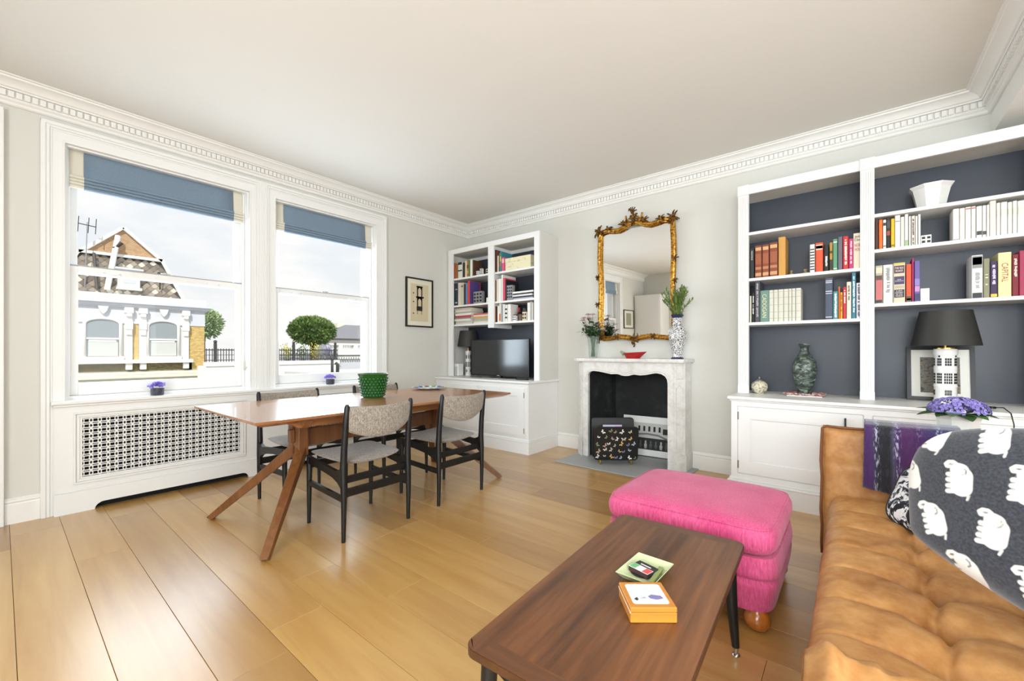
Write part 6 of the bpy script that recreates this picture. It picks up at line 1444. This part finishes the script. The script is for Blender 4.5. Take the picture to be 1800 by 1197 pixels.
MB().cyl((-20.62, -1.05, 6.22), (-20.18, -1.45, 3.78), .10, n=12).build('white_flue', STU, hs, smooth=50); MB().cyl((-20.66, -1.80, 5.34), (-20.22, -1.75, 3.76), .055, n=10).build('soil_pipe', pc('#4a4846', .6), hs, smooth=50); MB().cyl((-20.5, -.95, 5.92), (-20.5, -1.20, 5.62), .075, n=10).build('boiler_flue', pc('#3a2a2a', .6), hs)
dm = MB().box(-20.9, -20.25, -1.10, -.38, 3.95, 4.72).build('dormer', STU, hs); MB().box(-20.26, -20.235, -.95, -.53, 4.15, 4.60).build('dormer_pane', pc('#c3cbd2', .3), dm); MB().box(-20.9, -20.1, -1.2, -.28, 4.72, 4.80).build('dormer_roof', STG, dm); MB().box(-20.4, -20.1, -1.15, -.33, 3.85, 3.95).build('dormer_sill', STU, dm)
MB().cyl((-20.3, .32, 4.0), (-20.3, .32, 4.72), .03, n=8).cyl((-20.3, .32, 4.7), (-20.3, .32, 4.78), .09, n=8).build('vent_pipe', pc('#2c2a28', .6), hs)
an = thing('aerial', 'thin television aerial beside the slated gable', 'aerial', (-20.4, -2.1, 3.6)); MB().cyl((-20.4, -2.10, 3.6), (-20.4, -2.02, 6.55), .018, n=6).build('mast', pc('#8a8e94', .5), an)
MB().beam((-20.4, -2.3, 6.45), (-20.4, -1.75, 6.40), .03, .03).build('boom', pc('#2a2c30', .5), an)
for yy in (-2.3, -2.0, -1.78): MB().beam((-20.4, yy, 6.10), (-20.4, yy+.03, 6.75), .025, .025).build('element', pc('#2a2c30', .5), an)
# trees
def tree(c, rx, rz, n, label, seed, cols, leafr):
    t = thing('tree', label, 'tree', (c[0], c[1], -9)); r = random.Random(seed); m = MB()
    MB().cyl((c[0], c[1], -9), (c[0], c[1], c[2]), .25, .12, 8).build('trunk', pc('#4a3a2a', .9), t)
    for i in range(n):
        u = Vector((r.gauss(0, 1), r.gauss(0, 1), r.gauss(0, 1))).normalized(); k = r.uniform(.55, 1.0)*(1+.12*noise.noise(u*3)); p = Vector((c[0]+u.x*rx*k, c[1]+u.y*rx*k, c[2]+u.z*rz*k)); d = (u+Vector((r.uniform(-1, 1), r.uniform(-1, 1), r.uniform(-.3, 1)))*.7).normalized(); s = d.orthogonal().normalized()*leafr*.35; m.add([p-d*leafr*.5, p+s, p+d*leafr, p-s], [(0, 1, 2, 3)])
    m.build('crown', cols, t, kind='stuff')
LV = plain('plane_leaf', '#5f7a3a', .7, var=.55, sc=3); LV2 = plain('pale_tree_leaf', '#9fb485', .7, var=.4, sc=3)
tree((-18.6, 6.5, 2.30), 1.22, .76, 6000, 'round dark green tree beyond the balustraded roof', 5, LV, .12)
tree((-27, 3.65, 2.9), 1.1, 1.0, 3200, 'pale green tree beside the white stucco house', 6, LV2, .13)
# right hand villa with balustrade
vl = thing('villa', 'white villa with balustraded parapet and grey hipped roof', 'building', (-22, 9.5, -9))
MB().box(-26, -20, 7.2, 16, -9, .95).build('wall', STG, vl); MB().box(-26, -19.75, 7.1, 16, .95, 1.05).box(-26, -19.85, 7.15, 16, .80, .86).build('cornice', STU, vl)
for i in range(34): MB().box(-19.95, -19.82, 7.3+.16*i, 7.38+.16*i, .70, .80).build('dentil', STU, vl)
MB().box(-20.3, -19.95, 7.2, 16, 1.05, 1.20).box(-20.3, -19.95, 7.2, 16, 1.55, 1.66).box(-20.3, -19.95, 7.2, 8.05, 1.20, 1.55).box(-20.3, -19.95, 8.75, 8.98, 1.20, 1.55).box(-20.3, -19.95, 9.75, 10.0, 1.2, 1.55).build('parapet', STU, vl)
for a, b in ((8.05, 8.75), (8.98, 9.75), (10.0, 10.8)):
    n = 7
    for i in range(n): MB().lathe([(.03, 1.2), (.04, 1.28), (.025, 1.42), (.035, 1.55)], (-20.12, a+(b-a)*(i+.5)/n, 0), 8).build('baluster', STU, vl, smooth=50)
MB().add([(-21.2, 8.5, 2.0), (-21.2, 16, 2.0), (-23.6, 16, 3.05), (-23.6, 11.2, 3.05), (-25, 8.5, 2.0)], [(0, 1, 2, 3), (0, 3, 4)]).build('hipped_roof', plain('roof_slate', '#7f7f84', .8), vl); MB().box(-24, -21.3, 8.3, 16, 1.66, 2.02).build('attic_wall', plain('grey_brick', '#8c8a88', .9), vl); MB().box(-21.6, -21.0, 7.45, 8.3, 1.66, 2.0).box(-21.7, -20.95, 7.4, 8.4, 2.0, 2.08).build('chimney_stack', plain('cream_stone', '#dcd8c6', .85), vl); MB().box(-24.4, -23.6, 10.6, 11.0, 2.7, 3.15).build('far_chimney', plain('cream_stone', '#dcd8c6', .85), vl)
# terrace between the houses
tr_ = thing('roof_terrace', 'flat roof terrace with white parapet between the houses', 'terrace', (-18, 4.5, -9)); MB().box(-17.1, -16.0, .95, 6.6, -9, .55).build('block', STU, tr_); MB().box(-16.3, -15.95, .95, 6.65, .55, .72).build('coping', STU, tr_)
MB().box(-17.0, -16.0, 6.7, 13, -9, -.15).build('lower_roof', plain('green_flat_roof', '#b9bd9a', .9), tr_)
rl_ = thing('railing', 'black iron railing around the roof terrace', 'railing', (-16.1, 4.5, .72)); IR = pc('#3a3a3c', .6)
for i in range(57): MB().box(-16.14, -16.11, 1.0+.1*i, 1.025+.1*i, .72, 1.28).build('baluster', IR, rl_)
MB().box(-16.15, -16.10, .95, 6.6, 1.20, 1.24).box(-16.15, -16.10, .95, 6.6, .78, .81).box(-16.15, -16.10, .95, 6.6, 1.0, 1.02).build('rail', IR, rl_)
for yy in (1.32, 2.62, 4.45, 6.5): MB().box(-16.18, -16.08, yy-.05, yy+.05, .72, 1.5).sphere((-16.13, yy, 1.56), .07, 8, 6).build('post', IR, rl_)
for i, (yy, cc) in enumerate(((4.3, '#c9c24a'), (5.0, '#5f7a3a'), (5.65, '#d6cf5a'), (6.3, '#9a9ac0'))):
    t = thing('potted_plant', 'potted %s shrub behind the terrace railing' % ('golden', 'dark green', 'yellow flowering', 'lilac')[i], 'plant', (-16.5, yy, .55)); MB().lathe([(.10, 0), (.15, .25), (.14, .25), (0, .2)], (-16.5, yy, .55), 10).build('pot', pc('#a8a49a', .8), t); r = random.Random(i); m = MB()
    for k in range(160):
        p = Vector((-16.5+r.gauss(0, .10), yy+max(-.25, min(.25, r.gauss(0, .12))), 1.12+max(-.4, min(.45, r.gauss(0, .18))))); d = Vector((r.uniform(-1, 1), r.uniform(-1, 1), r.uniform(-.2, 1))).normalized(); s = d.orthogonal().normalized()*.025; m.add([p, p+d*.05+s, p+d*.1, p+d*.05-s], [(0, 1, 2, 3)])
    m.build('foliage', pc(cc, .7), t, kind='stuff')
# chimney cowl on the lower roof
cw = thing('roof_cowl', 'small black iron roof cowl on the lower flat roof', 'cowl', (-10, 3.1, -9)); MB().box(-12.5, -8.5, 2.55, 6, -9, .40).build('roof_block', plain('lead_grey', '#c9cac4', .8), cw); MB().cyl((-10, 3.15, .4), (-10, 3.15, .86), .05, n=10).sphere((-10, 3.15, .92), .09, 10, 6).build('cowl', IR, cw, smooth=True); MB().tube([(-10, 3.35, .4), (-10, 3.35, .68), (-10, 3.28, .74)], .06, 8).build('elbow', IR, cw, smooth=True)
MB().box(-80, -.35, -60, 60, -9.2, -9.0).build('street', plain('asphalt', '#8a8a88', .9), kind='structure', label='pale street far below the windows', cat='street', loc=(-20, 0, -9))
